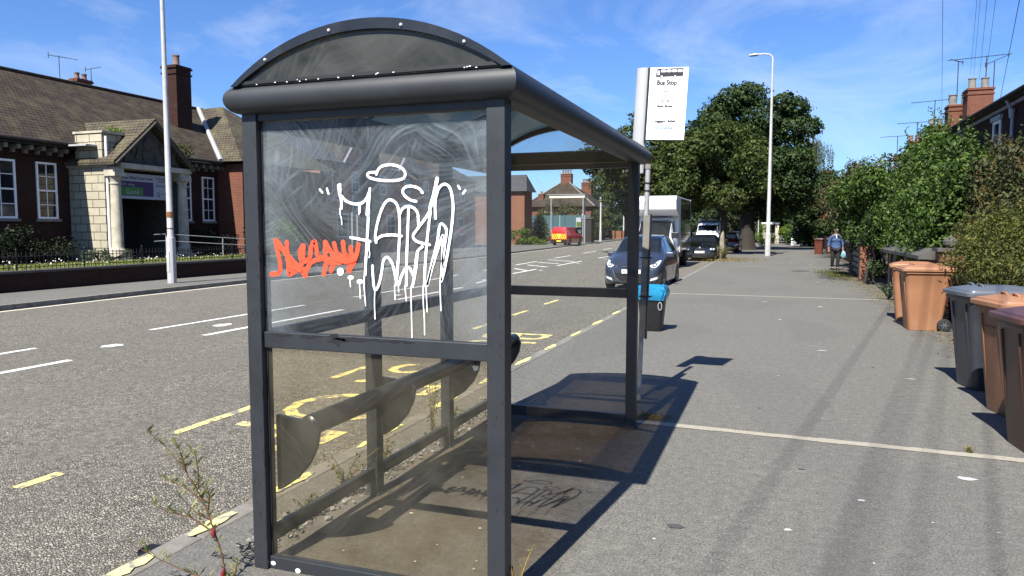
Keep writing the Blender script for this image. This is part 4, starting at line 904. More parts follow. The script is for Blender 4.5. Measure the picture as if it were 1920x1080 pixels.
shrub('hedge_shrub', 'russet and green bushes behind the walking person', (3.9, 33, 0), cl, M['leaf_bronze'], .14, 1500, 8, sprigs=20)
cl = clumpfill((4.6, 45, 2.4), (1.9, 6, 2.1), 26, .95, .7)
shrub('hedge_shrub', 'mottled green and brown bush left of the walking person, above the far bins', (4.6, 45, 0), cl, M['leaf_bronze'], .17, 900, 8)
cl = clumpfill((2.9, 27.2, 2.3), (.7, 2.2, 1.6), 16, .55, 1.0)
shrub('hedge_shrub', 'green climbing shrub over the block wall beside the person', (3.2, 27.2, 0), cl, M['leaf_hedge'], .13, 1900, 6, sprigs=30)
cl = clumpfill((.9, 78, 1.0), (1.2, 3.5, 1.3), 14, .7, .2)
shrub('hedge_shrub', 'bright lime green bush beyond the far white panel', (2.4, 84, 0), [(c[0]+1.0, c[1]+6, *c[2:]) for c in cl], M['leaf_bright'], .2, 700, 5)
shrub('hedge_shrub', 'bright bush around the base of the thin pale post', (-1.2, 72, 0), clumpfill((-1.2, 73, .8), (.9, 1.6, 1.1), 9, .5, .1), M['leaf_bright'], .15, 900, 4)
shrub('ivy_clump', 'dark ivy hanging over the gate post, above its shadow', (2.65, 24.0, 0), clumpfill((2.75, 24.0, 1.2), (.3, .8, 1.0), 11, .36, .35), M['leaf_dark'], .09, 2600, 3)
shrub('overgrown_hedge', 'tall dark overgrown hedge closing the pavement beyond the lamp post', (3.6, 74, 0), clumpfill((3.7, 74, 3.2), (2.1, 6, 3.6), 40, 1.0, .3), M['leaf_dark'], .26, 650, 6)
shrub('overgrown_hedge', 'dense green undergrowth behind the parked cars at the road end', (-6, 96, 0), clumpfill((-6, 96, 2.9), (8.5, 3, 3.3), 64, 1.3, .2), M['leaf_far'], .3, 450, 6)
# little wall-foot plant
T = thing('wall_plant', 'small grey-green plant growing at the foot of the wall by the tan bins', 'plant', (2.45, 18.6, 0)); P = []
for i in range(46):
    a = rng.uniform(0, 6.28); dx, dy = .5*math.cos(a), .5*math.sin(a)
    for k in range(9): t = k/9*rng.uniform(.5, 1); P.append((2.45+dx*t*.7, 18.6+dy*t*.9, .05+.42*t*(1.1-.3*t)))
P = np.array(P); leaf_mesh('foliage', P, rng.normal(size=P.shape)+np.array([0, 0, .5]), .085, M['leaf_grey'], T, .35)

# loose weeds
def weed(name, label, base, stems, m, ls, cat='weed', h=.5, spread=.5, grp=None, per=14, budm=None, stem_m='leaf_dry'):
    T = thing(name, label, cat, base, grp); b = MB(); P = []
    for i in range(stems):
        a = rng.uniform(0, 6.28); L_ = h*rng.uniform(.45, 1.1); dx, dy = spread*math.cos(a)*rng.uniform(.3, 1), spread*math.sin(a)*rng.uniform(.3, 1)
        pts = [(base[0]+dx*t*t*L_, base[1]+dy*t*t*L_, base[2]+L_*t) for t in np.linspace(0, 1, 6)]
        b.tube(pts, [.004, .0035, .003, .0025, .002, .001], 5)
        for k in range(per):
            t = rng.uniform(.15, 1); P.append((base[0]+dx*t*t*L_+rng.normal()*ls*.5, base[1]+dy*t*t*L_+rng.normal()*ls*.5, base[2]+L_*t))
    b.build('stems', M[stem_m], T); P = np.array(P); leaf_mesh('foliage', P, rng.normal(size=P.shape)+np.array([0, 0, .4]), ls*rng.uniform(.7, 1.3, len(P)), m, T, .35); return T
weed('weed', 'tangle of weeds and yellowed leaves round the timber post', (-2.6, 41.2, 0), 26, M['leaf_yellow'], .10, h=.75, spread=1.0, per=16)
P = np.array([(-2.3+rng.normal()*.85, 40.6+rng.normal()*1.6, .01+.03*rng.random()) for i in range(900)])
tag(leaf_mesh('fallen_leaves', P, rng.normal(size=P.shape)*.3+np.array([0, 0, 1]), .07, M['leaf_dry'], None, .6), kind='stuff')
P = np.array([(2.55-abs(rng.normal())*.22, rng.uniform(6, 31), .006+.02*rng.random()) for i in range(1500)])
tag(leaf_mesh('wall_foot_litter', P, rng.normal(size=P.shape)*.4+np.array([0, 0, 1]), .035, M['leaf_dry'], None, .6), kind='stuff')
P = np.array([(2.0+rng.normal()*.3, 28.5+rng.normal()*1.6, .005+.03*rng.random()) for i in range(2600)])
tag(leaf_mesh('moss_patch', P, rng.normal(size=P.shape)*.5+np.array([0, 0, 1]), .04, M['leaf_yellow'], None, .5), kind='stuff')
P = np.array([(-1.0+rng.normal()*.10, 6.25+rng.normal()*.07, .004+.012*rng.random()) for i in range(420)])
tag(leaf_mesh('fallen_leaf_debris', P, rng.normal(size=P.shape)*.4+np.array([0, 0, 1]), .018, M['leaf_dry'], None, .6), kind='stuff')
for i, (x, y, h_, n_) in enumerate(((-2.40, 3.75, .30, 9), (-2.42, 4.25, .22, 9), (-2.40, 4.95, .55, 7), (-2.45, 5.4, .2, 8), (-2.43, 3.4, .14, 7))):
    lb = ['low spreading weed behind the shelter, between the first two back posts', 'bushy weed at the foot of the shelter back rail, near its second gap', 'tall thin weed behind the third back post of the shelter', 'small weed at the far back corner of the shelter', 'tiny weed at the near back corner of the shelter'][i]
    weed('weed', lb, (x, y, 0), n_, M['leaf_yellow'], .032, h=h_, spread=.9 if h_ < .4 else .25, grp='weeds along the back of the shelter', per=16)
weed('weed', 'sparse grass tuft at the foot of the near right shelter post', (-.99, 2.84, 0), 7, M['leaf_yellow'], .018, h=.25, spread=.5, per=3)
weed('weed', 'little grass tuft growing in the pale joint strip by the bins', (1.35, 5.99, 0), 12, M['leaf_yellow'], .02, h=.06, spread=1.2, per=5)
# tall willowherb at the near left corner
T = thing('willowherb_plant', 'tall straggly willowherb with narrow leaves and red buds at the shelter corner', 'weed', (-2.30, 2.62, 0))
b = MB(); lf = []; bud = []
stems = [[(-2.30, 2.62, 0), (-2.34, 2.62, .16), (-2.42, 2.62, .36), (-2.50, 2.60, .50), (-2.60, 2.58, .62), (-2.68, 2.56, .68)],
         [(-2.42, 2.62, .36), (-2.50, 2.58, .44), (-2.58, 2.55, .47)], [(-2.36, 2.62, .22), (-2.46, 2.58, .30), (-2.56, 2.54, .33), (-2.62, 2.52, .36)],
         [(-2.30, 2.60, 0), (-2.44, 2.54, .06), (-2.54, 2.48, .13), (-2.66, 2.42, .22)], [(-2.45, 2.62, .42), (-2.45, 2.62, .52), (-2.47, 2.62, .60)], [(-2.30, 2.62, .0), (-2.24, 2.60, .07), (-2.21, 2.58, .14)],
         [(-2.40, 2.62, .33), (-2.38, 2.61, .40), (-2.39, 2.60, .46)], [(-2.50, 2.60, .50), (-2.50, 2.58, .58), (-2.53, 2.57, .66)], [(-2.38, 2.62, .28), (-2.44, 2.6, .31), (-2.52, 2.57, .40)]]
for s_ in stems:
    b.tube(s_, [.0045-.0032*i/(len(s_)-1) for i in range(len(s_))], 6)
    for (p0, p1) in zip(s_[:-1], s_[1:]):
        p0, p1 = np.array(p0), np.array(p1); 
        for k in range(13):
            q = p0+(p1-p0)*rng.random(); a = rng.uniform(0, 6.28); l_ = rng.uniform(.03, .07)
            d = np.array([math.cos(a)*.6, math.sin(a)*.6, .7])*l_; wv = np.cross(d, rng.normal(size=3)); wv = wv/np.linalg.norm(wv)*l_*.085
            lf.append((q, q+d*.5+wv, q+d, q+d*.5-wv))
b.build('stems', M['bin_brown'], T, smooth=60)
g = MB()
for q in lf: g.quad(*q)
g.build('foliage', M['leaf_pale'], T, norm=False)
g = MB()
for x, y, z in ((-2.36, 2.60, .235), (-2.315, 2.6, .05)):
    g.tube([(x, y, z-.025), (x+.004, y, z), (x+.012, y, z+.03)], [.004, .011, .002], 8)
g.build('red_bud', M['bud_red'], T, smooth=60)

P = np.array([(-2.42+rng.normal()*.06, rng.uniform(2.9, 6.4), .004+.02*rng.random()) for i in range(1300)])
tag(leaf_mesh('kerbside_debris', P, rng.normal(size=P.shape)*.5+np.array([0, 0, 1]), .028*rng.uniform(.5, 1.5, len(P)), M['kerb'], None, .7), kind='stuff')
P = np.array([(-2.96-abs(rng.normal())*.05, rng.uniform(1, 26), ROADZ+.004+.012*rng.random()) for i in range(1500)])
tag(leaf_mesh('gutter_debris', P, rng.normal(size=P.shape)*.5+np.array([0, 0, 1]), .022*rng.uniform(.5, 1.5, len(P)), M['leaf_dry'], None, .7), kind='stuff')
# manhole in the gutter
T = thing('drain_cover', 'small round black iron cover in the road beside the yellow kerb', 'drain cover', (-3.04, 2.93, ROADZ))
b = MB(); b.lathe([(.085, 0), (.088, .016), (.078, .020), (.074, .012), (.06, .012), (.056, .02), (.001, .022)], (-3.04, 2.93, ROADZ), 28); b.build('cover', M['iron'], T, smooth=30)
b = MB(); b.obox((-3.04, 2.93, ROADZ+.024), (.06, .01, .006)); b.build('cover_bar', M['iron'], T)

# ================================================================== CARE HOME
FX = -25.0
CH = thing('care_home', 'long single-storey brick care home with a big tiled roof and a stone portico', 'building', (FX, 23.0, .46))
def cp(mb, name, m, parent=CH, **k): return mb.build(name, m, parent, **k)
b = MB(); b.box(FX-9, FX, -2, 36, .4, 4.62); cp(b, 'wall', M['brick_dark'])
b = MB(); b.box(FX-8, FX+1.45, 28.6, 36, .4, 4.66); cp(b, 'wing_wall', M['brick_red'])
b = MB(); b.prism([(FX+.55, 4.62), (FX+.55, 4.72), (FX-4.6, 8.05), (FX-9.75, 4.72), (FX-9.75, 4.62), (FX-4.6, 7.9)], 'y', -3, 33); cp(b, 'roof', M['tiles'])
b = MB()                                                # hipped wing roof meeting the main slope
A_, B_ = (-29.3, 32.2, 7.98), (-27.5, 32.0, 8.0)
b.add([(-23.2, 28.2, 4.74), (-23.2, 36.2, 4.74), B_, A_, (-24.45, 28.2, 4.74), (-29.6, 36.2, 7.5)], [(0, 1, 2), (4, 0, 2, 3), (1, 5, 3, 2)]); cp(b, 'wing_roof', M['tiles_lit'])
b = MB(); b.tube([(-24.40, 28.18, 4.80), (-25.6, 29.15, 5.62), (-27.5, 30.75, 6.84), (-29.2, 32.15, 8.02)], [.11]*4, 6); cp(b, 'lead_valley', M['lead'])
b = MB(); b.tube([(FX-4.6, -3, 8.08), (FX-4.6, 33, 8.08)], .09, 6); cp(b, 'ridge', M['tiles'])
b = MB(); b.tube([(FX+.58, -3, 4.70), (FX+.58, 29, 4.70)], .07, 8); b.box(FX, FX+.55, -3, 29.5, 4.56, 4.61); cp(b, 'gutter', M['soffit'])
y = 14.4
while y < 29.2:
    if not 20.6 < y < 24.6:
        b = MB(); b.obox((FX+.22, y, 4.46), (.42, .13, .15)); b.obox((FX+.08, y, 4.33), (.14, .11, .12)); cp(b, 'eaves_bracket', M['concrete'])
    y += .46
b = MB(); b.box(FX, FX+.05, 5, 29.4, 4.08, 4.16); cp(b, 'string_course', M['brick_dark'])
def sash(parent, X, y0, y1, z0, z1, cols=2, rows=4, nm='window', fr=.075, frame=None, nx=1, gl=None):
    """sash window on a wall that faces +X (nx=1) or -X"""
    frame = frame or M['white']; e = nx
    b = MB()
    def bx(x0, x1, *r): b.box(min(X+x0*e, X+x1*e), max(X+x0*e, X+x1*e), *r)
    bx(-.06, .045, y0, y0+fr, z0, z1); bx(-.06, .045, y1-fr, y1, z0, z1); bx(-.06, .045, y0+fr, y1-fr, z1-fr, z1); bx(-.06, .045, y0+fr, y1-fr, z0, z0+fr)
    bx(-.05, .03, y0+fr, y1-fr, (z0+z1)/2-.03, (z0+z1)/2+.03)
    for i in range(1, cols): yy = y0+(y1-y0)*i/cols; bx(-.05, .02, yy-.016, yy+.016, z0+fr, z1-fr)
    for j in range(1, rows):
        zz = z0+(z1-z0)*j/rows
        if abs(zz-(z0+z1)/2) > .05: bx(-.05, .02, y0+fr, y1-fr, zz-.014, zz+.014)
    f = b.build(nm, frame, parent)
    b = MB(); b.box(min(X+.004*e, X+.010*e), max(X+.004*e, X+.010*e), y0+fr*.6, y1-fr*.6, z0+fr*.6, z1-fr*.6); b.build('pane', gl or M['glass'], f)
    b = MB(); b.box(min(X, X+.1*e), max(X, X+.1*e), y0-.08, y1+.08, z0-.10, z0-.002); b.build('sill', M['concrete'], f)
    return f
for y0, y1 in ((14.2, 15.0), (15.9, 16.7), (17.55, 18.65), (19.42, 20.22), (26.12, 26.86), (27.55, 28.32)): sash(CH, FX, y0, y1, 1.98, 4.02, 2, 4)
# portico: side pier, entablature, columns, gabled roof
b = MB(); b.box(FX, FX+1.75, 20.75, 21.35, .45, 3.88); cp(b, 'portico_pier', M['stoneblock'])
b = MB(); b.box(FX+.42, FX+1.72, 20.72, 21.6, 4.02, 5.12); cp(b, 'portico_parapet', M['stoneblock'])
b = MB(); b.box(FX+.36, FX+1.80, 20.68, 21.7, 5.12, 5.20); cp(b, 'parapet_coping', M['stone'])
b = MB(); b.box(FX-.0, FX+2.0, 20.66, 21.42, 3.88, 4.02); b.box(FX+1.2, FX+2.3, 21.0, 24.5, 3.86, 4.05); cp(b, 'cornice', M['stone'])
b = MB(); b.box(FX, FX+1.75, 23.9, 24.5, .45, 3.88); cp(b, 'portico_pier', M['sooty_shade'])  # far pier: porch shade put into the stone colour
for yc in (20.95, 24.2):
    b = MB(); b.lathe([(.30, 0), (.30, .12), (.25, .15), (.27, .22), (.22, .28), (.205, .34), (.205, 1.2), (.18, 2.55), (.175, 2.62), (.2, 2.64), (.2, 2.68), (.175, 2.7), (.18, 2.82), (.25, 2.92)], (FX+2.05, yc, .62), 20); b.obox((FX+2.05, yc, .54), (.66, .66, .17)); b.obox((FX+2.05, yc, 3.62), (.52, .52, .14)); b.obox((FX+2.0, yc, 3.78), (.44, .5, .18)); cp(b, 'column', M['stone'], smooth=35)
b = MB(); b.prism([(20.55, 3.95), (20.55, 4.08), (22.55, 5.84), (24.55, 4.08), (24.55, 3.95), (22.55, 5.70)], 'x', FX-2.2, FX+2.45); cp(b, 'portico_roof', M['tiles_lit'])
b = MB(); b.prism([(20.9, 4.06), (22.55, 5.55), (24.2, 4.06)], 'x', FX+1.95, FX+2.08); cp(b, 'pediment', M['sooty_shade'])
b = MB()
for a0, a1 in (((20.62, 3.98), (22.55, 5.70)), ((24.48, 3.98), (22.55, 5.70))):
    b.tube([(FX+2.42, *a0), (FX+2.42, *a1)], .075, 4)
cp(b, 'bargeboard', M['sooty_shade'])
b = MB()
for i in range(9): b.obox((FX+2.10, 21.4+i*.29, 4.3+.45*math.sin(i*1.9)**2), (.08, .16, .35+.15*math.sin(i)), rx=.4*math.sin(i*2.3))
b.lathe([(.3, 0), (.3, .06), (.22, .08)], (FX+2.06, 22.55, 4.85), 14, 'x'); cp(b, 'pediment_carving', M['sooty_shade'])
b = MB(); b.box(FX-.02, FX+.012, 21.4, 23.9, .46, 3.8); cp(b, 'porch_shade_sheet', M['soffit'])  # near-black sheet on the wall, painting the shade inside the porch
b = MB(); b.box(FX+.02, FX+.06, 22.0, 23.1, .5, 2.7); cp(b, 'entrance_door', M['paint_dark'])
b = MB(); b.tube([(FX+1.83, 20.8, .5), (FX+1.83, 20.8, 5.0)], .045, 8); cp(b, 'downpipe', M['white'])
b = MB(); b.box(FX+.3, FX+1.5, 20.25, 20.72, 4.62, 4.68); cp(b, 'flat_gutter', M['lead'])
b = MB(); b.box(FX-.6, FX+.5, 21.6, 22.0, 5.3, 5.36); cp(b, 'roof_flashing', M['lead'])
# roof chimney
def chimney(parent, x, y, z0, z1, wx, wy, m, pots=((0, 0),), potm=None, ph=.4, pr=.13):
    b = MB(); b.box(x-wx/2, x+wx/2, y-wy/2, y+wy/2, z0, z1-.42); st_ = b.build('chimney', m, parent)
    for k, (e, za, zb) in enumerate(((.05, z1-.42, z1-.34), (.0, z1-.34, z1-.14), (.06, z1-.14, z1-.06), (.03, z1-.06, z1))):
        b = MB(); b.box(x-wx/2-e, x+wx/2+e, y-wy/2-e, y+wy/2+e, za, zb); b.build('chimney_course', m, st_)
    for px_, py_ in pots:
        b = MB(); b.lathe([(pr*1.05, -.02), (pr*1.05, .05), (pr*.92, .09), (pr*.85, ph-.08), (pr, ph-.05), (pr, ph), (pr*.7, ph)], (x+px_, y+py_, z1), 14); b.build('chimney_pot', potm or M['pot'], st_, smooth=35)
    return st_
chimney(CH, FX-2.6, 29.0, 5.8, 9.45, .85, .95, M['brick_dark'], ((0, 0),), None, .55, .17)
b = MB(); b.obox((FX-2.3, 28.46, 6.45), (1.3, .14, .10), ry=.60); cp(b, 'chimney_flashing', M['lead'])
chimney(CH, FX-6.6, 27.1, 6.0, 8.75, .5, .8, M['brick_red'], ((0, -.2), (0, .2)), None, .3, .12)
def aerial(name, label, base, h, rz=0, n=6, L_=.9, tilt_=0, group='television aerials', r_=.012, dipole=.35):
    T = thing(name, label, 'aerial', base, group); x, y, z = base
    b = MB(); b.tube([(x, y, z-.4), (x, y, z+h)], r_*1.3, 6); b.build('mast', M['wire'], T)
    b = MB(); c, s_ = math.cos(rz), math.sin(rz); p0 = Vector((x-c*L_*.35, y-s_*L_*.35, z+h-.05-tilt_*.3)); p1 = Vector((x+c*L_*.65, y+s_*L_*.65, z+h-.05+tilt_))
    b.tube([p0, p1], r_, 5)
    for i in range(n):
        q = p0.lerp(p1, (i+.5)/n); d_ = dipole*(.7+.3*math.sin(i)); b.tube([q+Vector((-s_*d_/2, c*d_/2, 0)), q+Vector((s_*d_/2, -c*d_/2, 0))], r_*.7, 4)
    b.tube([p0+Vector((0, 0, -.14)), p0+Vector((0, 0, .14))], r_*1.2, 5)
    b.build('boom', M['wire'], T); return T
aerial('tv_aerial', 'thin aerial on the care home ridge, left one of the pair', (FX-6.6, 26.0, 8.4), 1.25, 1.3, 6, 1.3)
aerial('tv_aerial', 'branched aerial on the care home ridge beside the small chimney pots', (FX-6.6, 27.7, 8.4), 1.0, 1.7, 5, 1.0, .25)
# care home sign board
T = thing('care_home_sign', 'white board with purple and green panels hung under the stone portico gable', 'sign', (FX+1.95, 22.6, 2.76)); SX = FX+1.94
b = MB(); b.box(SX-.05, SX, 21.22, 23.78, 2.76, 3.72); bd = b.build('board', M['sign_white'], T)
b = MB(); b.box(SX+.001, SX+.006, 21.25, 22.82, 2.87, 3.42); b.build('purple_panel', M['purple'], T)
b = MB(); b.box(SX+.007, SX+.010, 21.25, 22.30, 2.90, 3.20); b.build('green_panel', M['green_board'], T)
AXS = ((0, 1, 0), (0, 0, 1))
text_obj('Roman Wharf Care Home', 'name_lettering', M['navy'], T, (SX+.003, 20.93+.30, 3.50), .155, AXS, ext=.001, sx=.93, off=.003)
text_obj('CQC rating', 'rating_lettering', M['sign_white'], T, (SX+.008, 21.28, 3.26), .13, AXS, ext=.001)
text_obj('Good', 'good_lettering', M['sign_white'], T, (SX+.012, 21.5, 2.94), .26, AXS, ext=.001)
text_obj('Welcoming new\n   residents', 'welcome_lettering', M['navy'], T, (SX+.003, 22.95, 3.56), .105, AXS, ext=.001, off=.001)
text_obj('01522 524 808', 'phone_lettering', M['navy'], T, (SX+.003, 22.95, 3.27), .115, AXS, ext=.001, off=.002)
text_obj('Care Quality', 'logo_lettering', M['navy'], T, (SX+.003, 23.18, 2.98), .085, AXS, ext=.001)
b = MB(); n = 18
for i in range(n):
    t0, t1 = 2*math.pi*i/n, 2*math.pi*(i+1)/n; b.quad(*[(SX+.003, 23.04+r__*math.cos(t), 2.97+r__*math.sin(t)) for r__, t in ((.055, t0), (.085, t0), (.085, t1), (.055, t1))])
b.quad((SX+.003, 23.06, 2.93), (SX+.003, 23.08, 2.945), (SX+.003, 23.13, 2.89), (SX+.003, 23.11, 2.875)); b.build('logo_ring', M['navy'], T, norm=False)
# pale blue sign further along the front garden
T = thing('garden_sign', 'pale blue name board on posts beyond the care home, seen through the scratched panel', 'sign', (-20.4, 33.3, 0)); 
b = MB(); b.obox((-20.4, 33.3, 2.85), (.06, 2.3, .9), rz=.45); b.build('board', M['blue_sign'], T)
for e in (-1, 1):
    b = MB(); b.obox((-20.4-.06-e*.4, 33.3+e*.9, 1.2), (.08, .08, 2.5), rz=.45); b.build('post', M['galv'], T)
dr = (-math.sin(.45), math.cos(.45), 0)
text_obj('Roman Wharf', 'name_lettering', M['sign_white'], T, (-20.4+.05-dr[0]*1.02, 33.3+.03-dr[1]*1.02, 2.9), .36, (dr, (0, 0, 1)), ext=.003)
text_obj('Care Home', 'sub_lettering', M['sign_white'], T, (-20.4+.05-dr[0]*.5, 33.3+.03-dr[1]*.5, 2.6), .2, (dr, (0, 0, 1)), ext=.003)
# low wall with railings
T = thing('boundary_wall', 'low dark brick wall with flat coping in front of the care home garden', 'wall', (-18.3, 18, 0))
b = MB(); ys = [-5, 10, 16, 24, 31.5]
for a, c in zip(ys[:-1], ys[1:]):
    xa, xc = interp(WALL, a), interp(WALL, c)
    b.add([(xa, a, 0), (xc, c, 0), (xc-.24, c, 0), (xa-.24, a, 0), (xa, a, .47), (xc, c, .47), (xc-.24, c, .47), (xa-.24, a, .47)], [(0,3,2,1),(4,5,6,7),(0,1,5,4),(1,2,6,5),(2,3,7,6),(3,0,4,7)])
b.build('brickwork', M['brick_dark'], T); b = MB()
for a, c in zip(ys[:-1], ys[1:]):
    xa, xc = interp(WALL, a)+.04, interp(WALL, c)+.04
    b.add([(xa, a, .47), (xc, c, .47), (xc-.32, c, .47), (xa-.32, a, .47), (xa, a, .55), (xc, c, .55), (xc-.32, c, .55), (xa-.32, a, .55)], [(0,3,2,1),(4,5,6,7),(0,1,5,4),(1,2,6,5),(2,3,7,6),(3,0,4,7)])
b.build('coping', M['coping'], T, bevel=.02)
T = thing('iron_railings', 'low black iron railings standing on the garden wall of the care home', 'railings', (-18.42, 18, .55))
b = MB(); y = 9.0
while y < 31: x = interp(WALL, y)-.12; b.tube([(x, y, .55), (x, y, .98), (x, y, 1.03)], [.009, .009, .003], 5); y += .125
tag(b.build('bars', M['iron'], T))
for z in (.62, .90):
    b = MB(); b.tube([(interp(WALL, q)-.12, q, z) for q in (9, 16, 24, 31)], .011, 5); b.build('rail', M['iron'], T)
for q in np.arange(9.5, 31, 2.05):
    b = MB(); x = interp(WALL, q)-.12; b.tube([(x, q, .5), (x, q, 1.06)], .018, 6); b.tube([(x, q, 1.0), (x-.02, q, .98), (x-.35, q, .5)], .009, 5); b.lathe([(.0, -.03), (.03, 0), (.0, .03)], (x, q, 1.08), 8); b.build('post', M['iron'], T)
T = thing('handrail', 'pale metal handrail of the entrance ramp behind the railings', 'handrail', (-21.6, 23.5, .46))
b = MB()
for z in (1.28, 1.02): b.tube([(-22.6, 22.3, z+.12), (-22.4, 22.7, z+.14), (-21.5, 24.8, z-.02), (-20.9, 26.6, z-.14)], .015, 8)
for x, y in ((-22.4, 22.7), (-21.5, 24.8), (-20.9, 26.6)): b.tube([(x, y, .46), (x, y, 1.38 if y < 23 else 1.25 if y < 25 else 1.13)], .02, 6)
b.build('rails', M['galv'], T, smooth=50)
# lawn and planting
n = 52000; yy = rng.uniform(8, 31, n); u_ = rng.random(n)**1.3; P = np.stack([-18.75-u_*3.3, yy, .46+rng.random(n)*.06], 1)
tag(leaf_mesh('lawn_grass', P, rng.normal(size=P.shape)+np.array([0, 0, .2]), .085*rng.uniform(.6, 1.4, n), M['grass_blade'], None, .16, org=(-20, 18, .46)), kind='stuff')
GRP = 'shrubs in the care home garden'
shrub('garden_bush', 'bright green bush at the right end of the care home garden', (-20.9, 27.6, .46), clumpfill((-20.9, 27.4, 1.2), (1.0, 1.6, .75), 15, .42, .5), M['leaf_bright'], .11, 1500, 5, GRP)
shrub('garden_bush', 'tall mid-green bush against the lit brick of the wing', (-22.6, 28.9, .46), clumpfill((-22.6, 28.8, 1.9), (.8, .8, 1.3), 14, .42, .5), M['leaf_mid'], .12, 1400, 5, GRP)
shrub('garden_bush', 'dark bush under the window left of the portico', (-23.6, 18.6, .46), clumpfill((-23.6, 18.0, .9), (.8, 2.2, .65), 20, .42, .5), M['leaf_darkest'], .11, 1300, 6, GRP)
shrub('garden_bush', 'dark plants in front of the wide window at the far left', (-22.8, 14.6, .46), clumpfill((-22.6, 14.4, .9), (1.0, 2.2, .65), 20, .4, .5), M['leaf_darkest'], .11, 1300, 6, GRP)
shrub('garden_bush', 'pale flecked shrub at the foot of the stone column', (-22.4, 19.6, .46), clumpfill((-22.2, 19.6, .62), (.5, 1.7, .25), 14, .2, .5), M['leaf_grey'], .09, 1500, 5, GRP)
shrub('garden_bush', 'shaded shrub beneath the twin sash windows right of the portico', (-23.8, 26.6, .46), clumpfill((-23.7, 26.4, 1.0), (.7, 1.8, .7), 16, .38, .5), M['leaf_darkest'], .11, 1300, 6, GRP)
P = np.stack([-19.2-rng.random(260)*3, rng.uniform(12, 30, 260), .52+rng.random(260)*.15], 1)
tag(leaf_mesh('lawn_daisies', P, rng.normal(size=P.shape)*.3+np.array([0, 0, 1]), .06, M['petal'], None, .9), kind='stuff')
T = shrub('roof_ivy', 'green creeper growing in the roof valley left of the portico gable', (FX+1.2, 21.7, 4.9), clumpfill((FX+1.0, 21.75, 5.05), (1.0, .28, .35), 14, .2, 4.5), M['leaf_bright'], .08, 2300, 3, 'creepers on the care home roof')
T = shrub('roof_buddleia', 'buddleia with purple flowers growing from the gutter right of the portico', (FX+.9, 24.9, 4.5), clumpfill((FX+1.0, 25.0, 4.75), (.6, .75, .55), 16, .22, 4.2), M['leaf_bronze'], .09, 2000, 3, 'creepers on the care home roof')

# ================================================================== OTHER HOUSES ACROSS THE ROAD
HA = thing('brick_house', 'two-storey red brick building with small gables and white windows, seen through the scratched panel', 'building', (-26.5, 48, 0))
b = MB(); b.box(-36, -26, 38.5, 63, 0, 5.8); b.build('wall', M['brick_pale'], HA)
b = MB(); b.box(-26, -25.9, 38.4, 63.1, 3.35, 3.55); b.build('string_course', M['sign_white'], HA)
b = MB(); b.prism([(-25.6, 5.75), (-31, 8.6), (-36.4, 5.75)], 'y', 38, 63.5); b.build('roof', M['tiles_grey'], HA)
for yc in (42.3, 49.5, 56.5):
    b = MB(); b.prism([(yc-1.9, 5.3), (yc, 7.35), (yc+1.9, 5.3)], 'x', -26.1, -25.97); b.build('gable', M['brick_pale'], HA); b = MB(); b.prism([(yc-2.1, 5.3), (yc, 7.5), (yc+2.1, 5.3)], 'x', -30.5, -26.0); b.build('gable_roof', M['tiles'], HA)
    b = MB()
    for s_ in (-1, 1): b.tube([(-25.75, yc+s_*2.1, 5.2), (-25.75, yc, 7.5)], .09, 4)
    b.build('bargeboard', M['sign_white'], HA)
for y0 in (38.9, 42.0, 45.6, 49.2, 52.4, 56.2, 59.6): sash(HA, -26, y0, y0+.9, 4.0, 5.35, 2, 2)
for y0 in (40.2, 46.5, 53.5, 59): sash(HA, -26, y0, y0+1.3, 1.1, 2.6, 2, 2)
HB = thing('brick_house', 'orange brick house end with a grey hipped roof, half hidden by the shelter post', 'building', (-28, 80, 0))
b = MB(); b.box(-36, -25.3, 75, 77.6, 0, 5.7); b.build('wall', M['brick_orange'], HB)
b = MB(); b.add([(-24.9, 74.6, 5.65), (-24.9, 78, 5.65), (-36.4, 78, 5.65), (-36.4, 74.6, 5.65), (-25.6, 76.6, 7.5), (-35, 76.6, 7.5)], [(0, 1, 4), (1, 2, 5, 4), (2, 3, 5), (3, 0, 4, 5), (3, 2, 1, 0)]); b.build('roof', M['tiles_grey'], HB)
HC = thing('brick_house', 'house with a wide brown hipped roof and three chimney stacks, seen through the shelter', 'building', (-31, 112, 0))
b = MB(); b.box(-36.0, -26.0, 108, 118, 0, 5.2); b.build('wall', M['brick_red'], HC)
b = MB(); b.add([(-25.3, 107.4, 5.0), (-25.3, 118.6, 5.0), (-36.7, 118.6, 5.0), (-36.7, 107.4, 5.0), (-30.6, 112, 9.0), (-32.2, 114, 9.0)], [(0, 1, 4), (1, 2, 5, 4), (2, 3, 5), (3, 0, 4, 5), (3, 2, 1, 0)]); b.build('roof', M['tiles'], HC)
for s_ in ((-25.3, 107.4, 5.05, -30.6, 112, 9.05), (-36.7, 107.4, 5.05, -32.2, 114, 9.05)):
    b = MB(); b.tube([s_[:3], s_[3:]], .11, 5); b.build('hip_ridge', M['concrete'], HC)
for x0, x1 in ((-33.2, -31.9), (-28.0, -27.2)):
    b = MB(); b.box(x0, x1, 107.9, 108, 3.0, 4.5); f = b.build('window', M['white'], HC); b = MB(); b.box(x0+.15, x1-.15, 107.85, 107.9, 3.15, 4.35); b.build('pane', M['glass'], f)
chimney(HC, -30.9, 112.2, 8.0, 10.2, 1.7, 1.0, M['brick_red'], ((-.6, 0), (-.2, 0), (.2, 0), (.6, 0)), None, .6, .16)
chimney(HC, -34.0, 109, 5.4, 7.0, .8, .8, M['brick_red'], ((0, 0),), None, .4, .2)
chimney(HC, -28.6, 116, 6.2, 9.0, 1.6, 1.0, M['brick_red'], ((-.54, 0), (-.18, 0), (.18, 0), (.54, 0)), None, .6, .16)
HD = thing('brick_house', 'further terraced house with a brown roof and chimney pots behind the hipped one', 'building', (-34, 142, 0))
